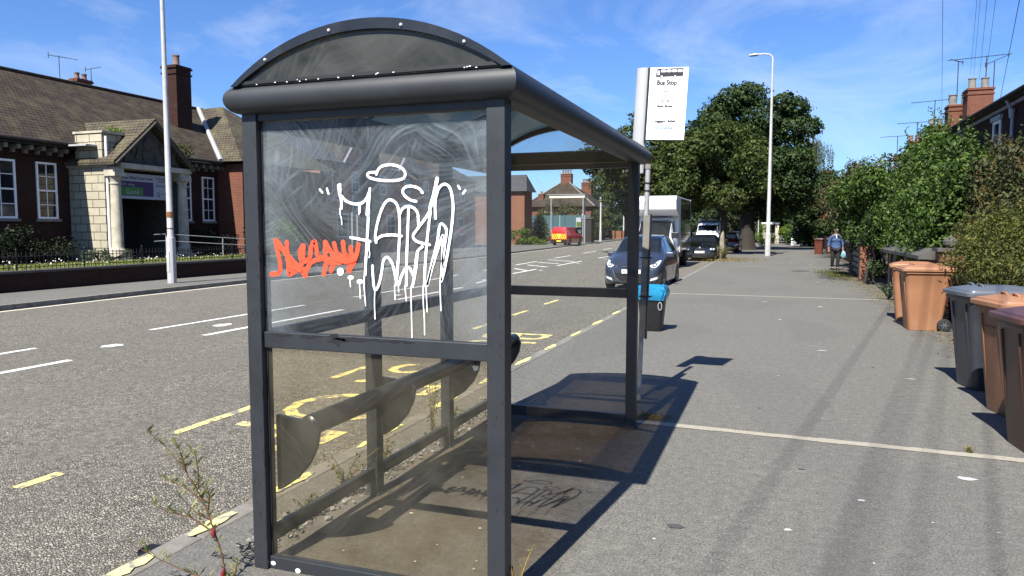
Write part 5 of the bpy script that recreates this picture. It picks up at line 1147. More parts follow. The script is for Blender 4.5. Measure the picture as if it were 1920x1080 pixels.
b = MB(); b.box(-43, -31, 140, 150, 0, 5.4); b.build('wall', M['brick_red'], HD)
b = MB(); b.prism([(-30.5, 5.2), (-37, 9.2), (-43.5, 5.2)], 'y', 139.5, 150.5); b.build('roof', M['tiles'], HD)
chimney(HD, -34.0, 141, 6.6, 9.9, 2.0, 1.0, M['brick_red'], ((-.7, 0), (-.23, 0), (.23, 0), (.7, 0)), None, .8, .22)
aerial('tv_aerial', 'faint aerial above the four-pot chimney seen through the shelter', (-30.4, 112.2, 10.6), 2.6, .2, 4, 1.6, 0, r_=.03, dipole=.5)
# open-sided shelter across the road
T = thing('roadside_canopy', 'flat pale-roofed open canopy on thin posts across the road, behind the red van', 'shelter', (-23.4, 80, 0))
b = MB(); b.box(-24.8, -20.6, 82.5, 84.3, 5.2, 5.55); b.build('flat_roof', M['cream_line'], T)
b = MB(); b.box(-24.95, -20.45, 82.4, 84.5, 5.55, 5.62); b.build('roof_edge', M['galv'], T)
for x, y in ((-24.6, 82.6), (-24.0, 84.2), (-20.8, 82.6), (-21.0, 84.2)):
    b = MB(); b.tube([(x, y, 0), (x, y, 5.2)], .07, 6); b.build('post', M['galv'], T)
T = thing('hoarding_fence', 'plain blue-green board fence across the road behind the red van', 'fence', (-26.5, 92, 0))
b = MB(); b.box(-30.5, -22.4, 92.0, 92.12, .2, 3.4); b.build('boards', M['teal_board'], T)
for x in np.arange(-30.4, -22.3, 1.6): b = MB(); b.box(x-.06, x+.06, 91.9, 92.0, 0, 3.55); b.build('post', M['teal_board'], T)
b = MB(); b.box(-30.5, -22.4, 91.85, 92.2, 0, .55); b.build('plinth', M['brick_red'], T)
T = thing('bin_store', 'small dark timber store at the end of the blue-green fence', 'shed', (-23.9, 90, 0))
b = MB(); b.box(-22.9, -21.6, 90, 91.6, 0, 2.9); b.build('boards', M['soffit'], T); b = MB(); b.box(-23.0, -21.5, 89.9, 91.7, 2.9, 3.0); b.build('lid', M['coping'], T); b = MB(); b.box(-24.8, -22.95, 90.1, 91.5, 0, 1.2); b.build('low_planter', M['concrete'], T)
T = thing('poster_case', 'small pale green and white poster on the blue-green fence', 'poster', (-25.9, 91.8, 2)); 
b = MB(); b.box(-24.0, -23.2, 91.7, 91.8, 1.9, 3.1); b.build('board', M['sign_white'], T); b = MB(); b.box(-23.93, -23.27, 91.66, 91.7, 2.0, 2.55); b.build('print', M['leaf_bright'], T)
GF = 'bushes across the road'
shrub('roadside_bush', 'bright low bush at the corner of the orange brick house', (-24.0, 72.5, 0), clumpfill((-24.0, 72.3, .8), (2.1, 1.6, 1.0), 18, .5, .1), M['leaf_bright'], .18, 800, 5, GF)
shrub('roadside_bush', 'conical yellow-green conifer between the brick house and the red van', (-25.3, 80.5, 0), [(-25.3, 80.5, z, r__, r__, .7) for z, r__ in ((.6, 1.3), (1.3, 1.2), (2.0, 1.0), (2.7, .7), (3.3, .4))], M['leaf_yellow'], .18, 1000, 4, GF)
shrub('roadside_bush', 'russet hedge rising above the blue-green fence', (-27, 96, 0), clumpfill((-27, 96, 3.4), (3.6, 1.2, 1.3), 22, .7, 2), M['leaf_bronze'], .26, 600, 5, GF)
shrub('roadside_bush', 'olive bush behind the second lamp post across the road', (-25.8, 108, 0), clumpfill((-24.6, 108, 2.4), (1.6, 2.0, 2.2), 16, .7, .3), M['leaf_mid'], .26, 600, 5, GF)
shrub('roadside_bush', 'low bushes under the trees across the road, beside the last lamp post', (-24.5, 132, 0), clumpfill((-26.0, 130, 1.8), (5.0, 2.2, 2.0), 22, .9, .2), M['leaf_far'], .3, 500, 5, GF)
T = thing('timber_fence', 'short reddish timber fence under the trees across the road', 'fence', (-21.6, 112, 0))
for i in range(4): b = MB(); b.box(-25.4+i*1.1, -24.5+i*1.1, 118, 118.1, .1, 1.4-.05*(i % 2)); b.build('panel', M['brick_orange'], T)
# low white roadside wall panels far ahead on the pavement
T = thing('white_panel_wall', 'low white rendered wall at the far end of the pavement', 'wall', (2.6, 80, 0))
b = MB(); b.add([(1.45, 80, 0), (3.35, 79.2, -.0), (3.35, 79.4, 0), (1.45, 80.2, 0), (1.45, 80, 1.85), (3.35, 79.2, 1.62), (3.35, 79.4, 1.62), (1.45, 80.2, 1.85)], [(0,3,2,1),(4,5,6,7),(0,1,5,4),(1,2,6,5),(2,3,7,6),(3,0,4,7)]); b.build('render', M['white'], T)
b = MB(); b.box(1.4, 3.4, 79.5, 80.3, 1.84, 1.93); b.build('coping', M['concrete'], T)
T = thing('gate_pillars', 'pair of pale gate pillars with a lintel under the trees at the road end', 'gate', (-.6, 90, 0))
for x in (-1.3, .1): b = MB(); b.box(x-.2, x+.2, 90, 90.4, 0, 2.2); b.build('pillar', M['stone'], T)
b = MB(); b.box(-1.6, .4, 89.95, 90.45, 2.2, 2.4); b.build('lintel', M['white'], T)

# ================================================================== RIGHT-HAND TERRACE
TE = thing('terraced_house', 'dark-fronted brick terrace on the right with white window heads and tall chimneys', 'building', (8.5, 33, 0))
HX = 7.6
b = MB(); b.box(HX, HX+8.5, 14, 50, 0, 6.1); b.build('wall', M['brick_dark'], TE)
b = MB(); b.prism([(HX-.35, 6.0), (HX-.35, 6.12), (HX+4.2, 8.9), (HX+8.8, 6.12), (HX+8.8, 6.0)], 'y', 13.5, 50.3); b.build('roof', M['tiles_grey'], TE)
b = MB(); b.tube([(HX-.38, 13.5, 6.08), (HX-.38, 50.3, 6.08)], .07, 8); b.build('gutter', M['soffit'], TE)
b = MB(); b.box(HX-.06, HX, 14, 50, 5.86, 5.98); b.build('eaves_band', M['sign_white'], TE)
y = 14.2
while y < 50: b = MB(); b.box(HX-.33, HX-.3, y, y+.16, 6.13, 6.19); y += .33
for y0 in (20.5, 26.3, 31.6, 37.5, 43.5):
    f = sash(TE, HX, y0, y0+1.0, 3.9, 5.6, 1, 2, nx=-1, fr=.12)
    b = MB(); b.box(HX-.1, HX, y0-.15, y0+1.15, 5.6, 5.76); b.build('lintel', M['sign_white'], f)
for y0 in (29.9, 41): b = MB(); b.tube([(HX-.1, y0, 0), (HX-.1, y0, 5.6), (HX-.3, y0, 6.0)], .05, 8); b.lathe([(.08, 0), (.11, .3), (.06, .32)], (HX-.12, y0, 5.4), 8); b.build('downpipe', M['sign_white'], TE)
for y0 in (19, 33, 40): sash(TE, HX, y0, y0+1.6, .9, 2.6, 2, 2, nx=-1)
TF = thing('terraced_house', 'further brick terrace on the right with rows of chimney pots above the hedge', 'building', (8.5, 70, 0))
b = MB(); b.box(HX, HX+8.5, 52, 120, 0, 5.6); b.build('wall', M['brick_red'], TF)
b = MB(); b.prism([(HX-.3, 5.5), (HX-.3, 5.6), (HX+4.1, 8.0), (HX+8.6, 5.6), (HX+8.6, 5.5)], 'y', 51.9, 120.3); b.build('roof', M['tiles'], TF)
chimney(TF, HX+4.1, 54.2, 6.5, 10.35, 1.4, 1.3, M['brick_red'], ((-.36, 0), (.34, 0)), M['concrete'], .68, .24)
chimney(TF, HX+3.6, 56.6, 6.3, 9.75, 1.5, 1.2, M['brick_red'], ((-.42, 0), (.3, 0)), M['concrete'], .7, .27)
chimney(TF, HX+3.4, 60.6, 6.3, 8.95, 1.9, 1.2, M['brick_red'], ((-.72, 0), (-.24, 0), (.24, 0), (.72, 0)), M['concrete'], .5, .18)
chimney(TF, HX+3.5, 70.0, 6.3, 8.9, 1.8, 1.2, M['brick_red'], ((-.72, 0), (-.24, 0), (.24, 0), (.72, 0)), M['pot'], .5, .2)
T = thing('far_chimney_house', 'distant brick house with a single square chimney above the bushes', 'building', (7, 112, 0))
b = MB(); b.box(2.6, 8.0, 128, 138, 0, 5.2); b.build('wall', M['brick_red'], T); b = MB(); b.prism([(2.2, 5.1), (5.2, 8.2), (8.3, 5.1)], 'y', 127.6, 138.4); b.build('roof', M['tiles'], T)
chimney(T, 7.4, 128.5, 7.0, 10.9, 1.9, 1.2, M['brick_orange'], (), None)
chimney(TE, HX+4.1, 33.0, 7.5, 9.7, 1.3, 1.2, M['brick_orange'], ((0, 0),), M['concrete'], .6, .24)
aerial('tv_aerial', 'long horizontal aerial over the nearest right-hand chimney', (HX+4.6, 54.8, 10.6), 1.9, 2.9, 14, 3.3, 0, r_=.022, dipole=.28)
aerial('tv_aerial', 'short tilted aerial left of the nearest right-hand chimney', (HX+3.4, 56.6, 10.0), 2.6, 1.9, 6, 1.4, .4, r_=.022)
aerial('tv_aerial', 'aerial angled up at the right of the tallest chimney', (HX+4.9, 54.2, 10.3), 1.7, .2, 6, 1.5, .5, r_=.022)
aerial('tv_aerial', 'slim horizontal aerial above the four-pot chimney on the right', (HX+2.9, 61.0, 8.95), 1.9, 2.8, 10, 2.4, 0, r_=.022)
aerial('tv_aerial', 'low aerial between the four-pot chimneys above the hedge', (HX+2.6, 66.0, 8.4), 1.6, 2.9, 8, 2.2, 0, r_=.024)
aerial('tv_aerial', 'lowest aerial just over the hedge top, farthest along the terrace', (HX+2.6, 76.0, 8.4), 1.7, 2.9, 6, 2.2, 0, r_=.024)
aerial('tv_aerial', 'aerial cut by the right edge of the picture, level with the wires', (HX+3.4, 27.3, 9.3), 1.6, 2.75, 14, 2.0, 0, r_=.014, dipole=.22)

# garden walls on the right
T = thing('block_wall', 'pierced rustic block wall with a pointed coping beside the walking person', 'wall', (2.75, 29, 0))
for j in range(5):
    for i in range(7): b = MB(); b.obox((2.72+.01*i, 26.9+i*.62+(.3 if j % 2 else 0), .16+j*.2), (.18, .5, .15)); b.build('rustic_block', M['bark_pale'], T, bevel=.04)
b = MB(); b.box(2.68, 2.78, 26.6, 31.2, 0, 1.05); b.build('core', M['soffit'], T)
b = MB(); b.prism([(2.52, 1.1), (2.52, 1.16), (2.75, 1.3), (2.98, 1.16), (2.98, 1.1)], 'y', 29.3, 31.3); b.build('coping', M['coping'], T)
T = thing('gate_pier', 'orange brick gate pier at the end of the pierced block wall', 'gate pier', (2.78, 26.3, 0)); b = MB(); b.box(2.55, 2.98, 26.0, 26.45, 0, 1.15); b.build('brickwork', M['brick_orange'], T); b = MB(); b.box(2.5, 3.03, 25.95, 26.5, 1.15, 1.22); b.build('cap', M['coping'], T)
T = thing('garden_wall', 'dark garden wall with a broad sloping grey coping behind the tan bins', 'wall', (2.85, 18, 0))
b = MB(); b.box(2.78, 3.02, 14.6, 21.6, 0, 1.02); b.build('brickwork', M['brick_dark'], T)
b = MB(); b.prism([(2.62, 1.02), (2.62, 1.09), (2.9, 1.23), (3.18, 1.09), (3.18, 1.02)], 'y', 16.2, 21.8); b.build('coping', M['coping'], T)
b = MB()
for i in range(6): b.box(2.74, 2.777, 17+i*.8, 17.09+i*.8, 0, 1.0)
b.build('timber_slats', M['bark_pale'], T)
T = thing('gate_pier', 'short orange brick pier with a stone cap behind the tan bins', 'gate pier', (3.0, 15.4, 0)); b = MB(); b.box(2.80, 3.2, 15.2, 15.6, 0, 1.2); b.build('brickwork', M['brick_orange'], T); b = MB(); b.box(2.75, 3.25, 15.15, 15.65, 1.2, 1.26); b.lathe([(.03, 0), (.12, .06), (.13, .13), (.06, .2), (.01, .21)], (3.0, 15.4, 1.26), 10); b.build('cap', M['coping'], T)
T = thing('gate_pier', 'pale stone post standing above the lids of the tan bins', 'gate pier', (3.35, 14.4, 0)); b = MB(); b.box(3.24, 3.42, 14.3, 14.5, 0, 1.42); b.build('shaft', M['stone'], T, bevel=.02)
T = thing('garden_wall', 'low dark brick garden wall behind the black and dark brown bins', 'wall', (2.95, 8, 0))
b = MB(); b.box(2.85, 3.08, 3, 14.2, 0, .75); b.build('brickwork', M['brick_dark'], T); b = MB(); b.box(2.8, 3.13, 3, 14.2, .75, .83); b.build('coping', M['coping'], T)
T = thing('garden_wall', 'far garden wall along the pavement beyond the distant bins', 'wall', (4.3, 60, 0))
b = MB(); b.add([(3.3, 33, 0), (4.2, 100, 0), (4.5, 100, 0), (3.6, 33, 0), (3.3, 33, 1.0), (4.2, 100, 1.0), (4.5, 100, 1.0), (3.6, 33, 1.0)], [(0,3,2,1),(4,5,6,7),(0,1,5,4),(1,2,6,5),(2,3,7,6),(3,0,4,7)]); b.build('brickwork', M['brick_dark'], T)
T = thing('garden_shed', 'grey felt-roofed lean-to seen over the garden wall behind the tan bins', 'shed', (4.8, 16.5, 0))
b = MB(); b.box(3.9, 6.0, 15.0, 17.4, 0, 1.25); b.build('boards', M['white'], T); b = MB(); b.box(3.7, 6.2, 14.8, 17.6, 1.27, 1.33); b.build('roof', M['tiles_grey'], T)

# overhead cables
def cable(name, label, a, b_, sag, r_):
    a, b_ = Vector(a), Vector(b_); pts = [a.lerp(b_, t)+Vector((0, 0, -sag*4*t*(1-t))) for t in np.linspace(0, 1, 25)]
    g = MB(); g.tube(pts, r_, 5); o = g.build(name, M['wire'], None, org=tuple(a)); tag(o, label, 'cable', 'overhead telephone cables'); return o
for lb, a_, b_, r__ in (('single cable left of the others, dropping straight behind the hedge', (-3.27, -16, 11.56), (12.59, 70, 10.57), .010), ('left line of the close pair of cables over the chimneys', (-2.85, -16, 12.68), (10.77, 52, 10.88), .007),
        ('right line of the close pair of cables over the chimneys', (-2.90, -16, 12.67), (10.94, 52, 10.87), .007), ('middle cable meeting the tallest chimney', (-2.86, -16, 12.04), (11.02, 51, 10.36), .008),
        ('thin cable just right of the tallest chimney', (-2.66, -16, 12.03), (11.34, 51, 10.34), .008), ('rightmost cable, slanting down to the eaves of the near terrace', (-2.68, -16, 8.1), (8.08, 34, 6.58), .008)): cable('overhead_cable', lb, a_, b_, 0, r__)

# ================================================================== VEHICLES (front faces -Y)
def vehicle(name, label, cat, loc, rz, st, paint, glass, wheels, face, L_, group='vehicles parked and moving along the road', sides=None, rear_col=None, wr=.30, flipy=False):
    T = thing(name, label, cat, loc, group, rz)
    st = [np.array(s, float) for s in st]
    def ring(s):
        y, zu, zb, zr, ws, wb, wt = s; wm = max(ws, wb)+.012
        return [(0, zu), (ws*.93, zu), (ws, zu+.09), (wm, zu+(zb-zu)*.55), (wb+.004, zb-.03), (wb-.03, zb+.015), (wt, zr-.055), (wt*.86, zr-.014), (0, zr)]
    Y = []; G = []
    for i in range(len(st)-1):
        k = 3
        for q in range(k):
            t = q/k; s = st[i]*(1-t)+st[i+1]*t
            if 0 < i < len(st)-2:
                a, b_, c, d = st[i-1], st[i], st[i+1], st[i+2]; cr2 = .5*((2*b_)+(-a+c)*t+(2*a-5*b_+4*c-d)*t*t+(-a+3*b_-3*c+d)*t**3); s = .5*s+.5*cr2; s[0] = (st[i]*(1-t)+st[i+1]*t)[0]
            Y.append(s[0]); G.append(ring(s))
    Y.append(st[-1][0]); G.append(ring(st[-1])); Y = np.array(Y); G = np.array(G)       # stations x ring x 2
    nr = G.shape[1]; V = []; F = []
    full = [(G[i, j, 0], Y[i], G[i, j, 1]) for i in range(len(Y)) for j in range(nr)]+[(-G[i, j, 0], Y[i], G[i, j, 1]) for i in range(len(Y)) for j in range(1, nr-1)]
    def idx(i, j):               # j in 0..2nr-3 round the ring
        if j < nr: return i*nr+j
        return len(Y)*nr+i*(nr-2)+(2*nr-2-j-1)
    m = 2*nr-2
    for i in range(len(Y)-1):
        for j in range(m): F.append((idx(i, j), idx(i, (j+1) % m), idx(i+1, (j+1) % m), idx(i+1, j)))
    F.append(tuple(idx(0, j) for j in range(m))); F.append(tuple(idx(len(Y)-1, j) for j in reversed(range(m))))
    b = MB(); b.add(full, F); body = b.build('body', paint, T, local=True, smooth=38)
    bvh = BVHTree.FromPolygons([Vector(v) for v in full], F)
    def S(y, v):
        i = min(len(Y)-2, max(0, int(np.searchsorted(Y, y)-1))); t = (y-Y[i])/(Y[i+1]-Y[i]+1e-9); j = min(nr-2, int(v)); f_ = v-j
        q = (G[i, j]*(1-f_)+G[i, j+1]*f_)*(1-t)+(G[i+1, j]*(1-f_)+G[i+1, j+1]*f_)*t
        return Vector((q[0], y, q[1]))
    def patch(nm, y0, y1, v0, v1, sgn, m_, off=.006, par=T, sk=(0, 0)):
        b = MB(); n1, n2 = 8, 5; vs = []; c0 = Vector((0, (y0+y1)/2, .6))
        for i in range(n1+1):
            for j in range(n2+1):
                v = v0+(v1-v0)*j/n2; f_ = j/n2; y = (y0+sk[0]*f_)+((y1+sk[1]*f_)-(y0+sk[0]*f_))*i/n1
                p = S(y, v); e = .01; d1 = S(y+e, v)-S(y-e, v); d2 = S(y, min(nr-1.001, v+.05))-S(y, v-.05); n_ = d1.cross(d2)
                if n_.length < 1e-9: n_ = p-c0
                n_.normalize()
                if n_.dot(p-c0) < 0: n_ = -n_
                p = p+n_*off; vs.append((p.x*sgn, p.y, p.z))
        b.add(vs, [(i*(n2+1)+j, (i+1)*(n2+1)+j, (i+1)*(n2+1)+j+1, i*(n2+1)+j+1) for i in range(n1) for j in range(n2)])
        return b.build(nm, m_, par, local=True, smooth=True, norm=False)
    def wind(nm, y0, y1, v0, par=T):
        b = MB(); n1 = 8; W2 = 12; vs = []
        for i in range(n1+1):
            y = y0+(y1-y0)*i/n1
            for j in range(W2+1):
                u = -1+2*j/W2; v = (nr-1)-abs(u)*(nr-1-v0); p = S(y, min(v, nr-1.0001)); e = .02
                tz = (S(y+e, 8-.001).z-S(y-e, 8-.001).z)/(2*e); n_ = Vector((0, -tz, 1)).normalized(); p = p+n_*.007; vs.append((p.x*(1 if u > 0 else -1), p.y, p.z))
        b.add(vs, [(i*(W2+1)+j, (i+1)*(W2+1)+j, (i+1)*(W2+1)+j+1, i*(W2+1)+j+1) for i in range(n1) for j in range(W2)])
        return b.build(nm, M['carglass'], par, local=True, smooth=True, norm=False)
    def proj(nm, poly, m_, off=.008, axis='F', par=T, rings=4):
        """lay a polygon drawn in front (x,z) or side (y,z) view onto the bodywork"""
        P = [Vector((a, c)) for a, c in poly]; Q = []
        for i in range(len(P)):
            for k in range(3): Q.append(P[i].lerp(P[(i+1) % len(P)], k/3))
        c = sum(Q, Vector((0, 0)))/len(Q); n = len(Q); vs = []
        for r__ in range(rings+1):
            for q in Q:
                w_ = c.lerp(q, max(.02, r__/rings))
                if axis == 'F': o_, d_ = Vector((w_.x, -9, w_.y)), Vector((0, 1, 0))
                elif axis == 'B': o_, d_ = Vector((w_.x, 9+L_, w_.y)), Vector((0, -1, 0))
                elif axis == 'R': o_, d_ = Vector((9, w_.x, w_.y)), Vector((-1, 0, 0))
                else: o_, d_ = Vector((-9, w_.x, w_.y)), Vector((1, 0, 0))
                h = bvh.ray_cast(o_, d_)
                p = h[0] if h[0] else Vector((w_.x, 0, w_.y)) if axis in 'FB' else Vector((0, w_.x, w_.y)); vs.append(tuple(p-d_*off))
        b = MB(); b.add(vs, [(r__*n+i, r__*n+(i+1) % n, (r__+1)*n+(i+1) % n, (r__+1)*n+i) for r__ in range(rings) for i in range(n)]+[tuple(range(n))])
        o = b.build(nm, m_, par, local=True, smooth=False); return o
    for g_ in glass:
        if g_[0] == 'W': wind(g_[1], *g_[2:])
        else:
            for s_ in (1, -1): patch('side_window', g_[1], g_[2], 5.12, 5.9, s_, M['carglass'], sk=g_[3] if len(g_) > 3 else (0, 0))
    hw = max(s[4] for s in st)
    for yw in wheels:
        for s_ in (1, -1):
            proj('wheel_arch', [(yw+(wr+.06)*math.cos(t), wr+(wr+.06)*math.sin(t)) for t in np.linspace(-.15, math.pi+.15, 9)], M['black'], .006, 'R' if s_ > 0 else 'L', rings=2)
            b = MB(); x0 = s_*(hw-.17); x1 = s_*(hw+.016); pr = [(wr*.62, x1-s_*.02), (wr*.9, x1), (wr, x1-s_*.03), (wr, x0), (wr*.6, x0)]
            b.lathe(pr, (0, yw, wr), 26, 'x'); wh = b.build('wheel', M['rubber'], T, local=True, smooth=35)
            b = MB(); b.lathe([(.04, x1-s_*.005), (wr*.2, x1-s_*.008), (wr*.22, x1-s_*.03)], (0, yw, wr), 12, 'x')
            for k in range(6): t = k*math.pi/3; b.obox((x1-s_*.02, yw+wr*.38*math.cos(t), wr+wr*.38*math.sin(t)), (.02, wr*.5, .035), rx=t)
            b.lathe([(wr*.58, x1-s_*.03), (wr*.62, x1-s_*.01), (wr*.66, x1-s_*.02)], (0, yw, wr), 26, 'x'); b.build('rim', M['alu'], wh, local=True)
    face(T, proj, body, st, hw)
    for s_ in (1, -1):           # door shut lines, handles, mirrors
        if sides:
            for (ya, yb, z0, z1) in sides['doors']:
                proj('door_line', [(ya, z0), (ya+.012, z0), (ya+.012, z1), (ya, z1)], M['black'], .003, 'R' if s_ > 0 else 'L', rings=1)
                if yb: proj('door_handle', [(yb, z1-.12), (yb+.18, z1-.12), (yb+.18, z1-.085), (yb, z1-.085)], sides.get('hm', M['black']), .02, 'R' if s_ > 0 else 'L', rings=1)
            ym, zm, sm = sides['mirror']
            b = MB(); b.obox((s_*(hw+.055), ym, zm), (.19*sm, .10, .14*sm)); b.obox((s_*(hw-.04), ym+.03, zm-.05), (.14, .05, .04)); b.build('wing_mirror', sides.get('mm', paint), T, local=True, bevel=.03)
    return T
def xs(P): return [(-a, c) for a, c in P]
def hatch_face(T, proj, body, st, hw):
    for P in ([(.46, .70), (.60, .78), (.72, .87), (.765, .86), (.745, .74), (.66, .645), (.56, .64)],):
        for Q in (P, xs(P)):
            proj('headlight_surround', [(a*1.0, c) for a, c in Q], M['chrome'], .008); c0 = np.mean(Q, axis=0)
            h = proj('headlight', [tuple(c0+(np.array(q)-c0)*.86) for q in Q], M['headlamp'], .016)
            cx_, cz_ = (.62 if Q is P else -.62), .735
            proj('lamp_lens', [(cx_+.06*math.cos(t), cz_+.055*math.sin(t)) for t in np.linspace(0, 6.28, 11)[:-1]], M['carglass'], .020, par=h, rings=2)
            proj('lamp_lens', [(cx_+.035*math.cos(t), cz_+.03*math.sin(t)) for t in np.linspace(0, 6.28, 9)[:-1]], M['headlamp'], .024, par=h, rings=2)
    for P in ([(.52, .29), (.70, .34), (.745, .42), (.66, .40), (.54, .36)],):
        for Q in (P, xs(P)): proj('fog_lamp', Q, M['headlamp'], .012)
    proj('upper_grille', [(-.40, .66), (.40, .66), (.33, .73), (0, .745), (-.33, .73)], M['black'], .006)
    for z in (.685, .712): proj('grille_bar', [(-.33, z), (.33, z), (.32, z+.012), (-.32, z+.012)], M['chrome'], .012, rings=1)
    proj('lower_grille', [(-.50, .58), (.50, .58), (.44, .40), (.30, .26), (-.30, .26), (-.44, .40)], M['black'], .006)
    for a, c, d, e in ((.52, .60, .46, .40), (.46, .40, .31, .25)):
        for s_ in (1, -1): proj('grille_edge', [(s_*a, c), (s_*(a-.014), c), (s_*(d-.014), e), (s_*d, e)], M['chrome'], .014, rings=1)
    proj('grille_edge', [(-.31, .247), (.31, .247), (.31, .26), (-.31, .26)], M['chrome'], .014, rings=1)
    proj('bumper_bar', [(-.46, .50), (.46, .50), (.46, .59), (-.46, .59)], M['paint_blue'], .010)
    pl = proj('number_plate', [(-.26, .49), (.26, .49), (.26, .60), (-.26, .60)], M['plate'], .022, rings=1)
    t = text_obj('FJ12 KVO', 'plate_lettering', M['ink'], None, (0, 0, 0), .105, ((1, 0, 0), (0, 0, 1)), ext=.001, off=.001)
    ymin = min(v.co.y for v in pl.data.vertices)
    for v in t.data.vertices: v.co += Vector((-.235, ymin-.004, .507))
    t.parent = pl
    proj('lower_intake', [(-.5, .20), (.5, .20), (.45, .235), (-.45, .235)], M['black'], .006)
    b = MB(); b.obox((.34, .98, 1.02), (.02, .02, .02)); b.tube([(.5, .80, 1.0), (.1, .98, 1.12), (-.05, 1.02, 1.14)], .008, 5); b.tube([(-.05, .76, .985), (-.42, .97, 1.11)], .008, 5); b.build('wiper', M['black'], T, local=True)
    b = MB(); b.tube([(0, 1.75, 1.52), (0, 1.95, 1.66)], .006, 5); b.build('roof_aerial', M['black'], T, local=True)
    b = MB(); b.tube([(-.23, 2.75, 1.43), (0, 2.80, 1.47), (.23, 2.75, 1.43)], .02, 5); b.build('roof_trim', M['black'], T, local=True)
HATCH = [(0, .26, .58, .70, .56, .60, .45), (.06, .20, .62, .74, .68, .71, .56), (.22, .18, .72, .84, .77, .77, .62), (.52, .17, .84, .95, .80, .795, .66), (.80, .17, .93, 1.02, .80, .795, .67), (1.05, .17, .955, 1.18, .80, .79, .63), (1.42, .17, .965, 1.43, .80, .785, .575), (1.75, .17, .97, 1.52, .80, .785, .565), (2.3, .17, .98, 1.545, .80, .785, .56), (2.9, .17, 1.0, 1.51, .80, .78, .55), (3.28, .18, 1.02, 1.42, .79, .75, .54), (3.5, .22, .98, 1.15, .74, .70, .56), (3.58, .3, .85, .95, .66, .62, .5)]
vehicle('parked_car', 'slate-blue small hatchback parked facing us at the kerb, nearest of the cars', 'car', (-3.72, 20.2, ROADZ), R_(-1.5), HATCH, M['paint_blue'],
        [('W', 'windscreen', .90, 1.60, 6.12), ('S', 1.32, 2.02, (.30, .0)), ('S', 2.08, 2.72, (0, 0)), ('S', 2.78, 3.12, (0, -.12))], (.62, 2.98), hatch_face, 3.6,
        sides=dict(doors=((1.06, 1.75, .25, .95), (2.05, 2.62, .25, .97), (2.85, None, .45, .98)), mirror=(1.22, .98, 1.0)))
def saloon_face(T, proj, body, st, hw):
    for P in ([(.46, .66), (.60, .70), (.80, .74), (.82, .68), (.74, .61), (.50, .60)],):
        for Q in (P, xs(P)):
            h = proj('headlight', Q, M['carglass'], .008)
            for cx_ in (.58, .71): 
                c = cx_ if Q is P else -cx_; n = 14; R1 = [(c+.052*math.cos(t), .66+.045*math.sin(t)) for t in np.linspace(0, 6.28, 11)[:-1]]
                proj('lamp_ring', R1, M['headlamp'], .014, par=h, rings=2); proj('lamp_lens', [(c+.025*math.cos(t), .66+.02*math.sin(t)) for t in np.linspace(0, 6.28, 9)[:-1]], M['carglass'], .018, par=h, rings=1)
    for s_ in (1, -1):
        proj('kidney_grille', [(s_*.03, .69), (s_*.20, .69), (s_*.24, .62), (s_*.20, .54), (s_*.05, .54)], M['ink'], .008)
        proj('front_trim', [(s_*.56, .50), (s_*.60, .50), (s_*.46, .36), (s_*.42, .36)], M['chrome'], .012)
        proj('lower_vent', [(s_*.56, .44), (s_*.76, .46), (s_*.74, .33), (s_*.52, .30)], M['ink'], .006)
    proj('lower_grille', [(-.42, .42), (.42, .42), (.36, .27), (-.36, .27)], M['ink'], .006)
    proj('front_trim', [(-.36, .235), (.36, .235), (.36, .255), (-.36, .255)], M['chrome'], .012, rings=1)
    pl = proj('number_plate', [(-.26, .44), (.26, .44), (.26, .55), (-.26, .55)], M['plate'], .022, rings=1)
    t = text_obj('YA14 BOM', 'plate_lettering', M['ink'], None, (0, 0, 0), .105, ((1, 0, 0), (0, 0, 1)), ext=.001, off=.001); ymin = min(v.co.y for v in pl.data.vertices)
    for v in t.data.vertices: v.co += Vector((-.24, ymin-.004, .457))
    t.parent = pl
    b = MB(); b.lathe([(.045, -.0), (.045, -.02)], (0, st[0][0]+.03, .735), 14, 'y'); b.build('bonnet_badge', M['alu'], T, local=True)
    proj('windscreen_glint', [(.4, .95), (.52, .95), (.52, .98), (.42, .99)], M['headlamp'], .01) if False else None
SALOON = [(0, .24, .56, .68, .66, .70, .58), (.06, .18, .62, .72, .80, .82, .66), (.25, .16, .70, .79, .87, .86, .70), (.7, .16, .80, .88, .90, .89, .74), (1.2, .16, .90, .96, .90, .885, .75), (1.5, .16, .93, 1.08, .90, .88, .70), (2.05, .16, .94, 1.36, .90, .87, .60), (2.5, .16, .95, 1.42, .90, .87, .59), (3.1, .16, .96, 1.41, .90, .87, .58), (3.6, .16, .97, 1.30, .90, .87, .60), (4.0, .17, .98, 1.10, .89, .86, .68), (4.45, .2, .96, 1.03, .86, .83, .70), (4.6, .3, .85, .95, .78, .76, .62)]
SAL = dict(doors=((1.5, 2.2, .25, .92), (2.6, 3.3, .25, .94)), mirror=(1.65, .97, 1.0))
vehicle('parked_car', 'glossy black saloon car parked facing us behind the blue hatchback', 'car', (-3.82, 40.6, ROADZ), R_(-1.0), SALOON, M['paint_black'], [('W', 'windscreen', 1.28, 2.15, 6.12), ('S', 1.85, 2.55, (.3, 0)), ('S', 2.62, 3.3, (0, -.1))], (.85, 3.7), saloon_face, 4.6, sides=SAL, wr=.32)
def plain_face(T, proj, body, st, hw):
    for s_ in (1, -1): proj('headlight', [(s_*.46, .62), (s_*.76, .72), (s_*.78, .62), (s_*.55, .56)], M['headlamp'], .01)
    proj('grille', [(-.36, .50), (.36, .50), (.40, .62), (-.40, .62)], M['black'], .008); proj('number_plate', [(-.26, .38), (.26, .38), (.26, .48), (-.26, .48)], M['plate'], .02, rings=1)
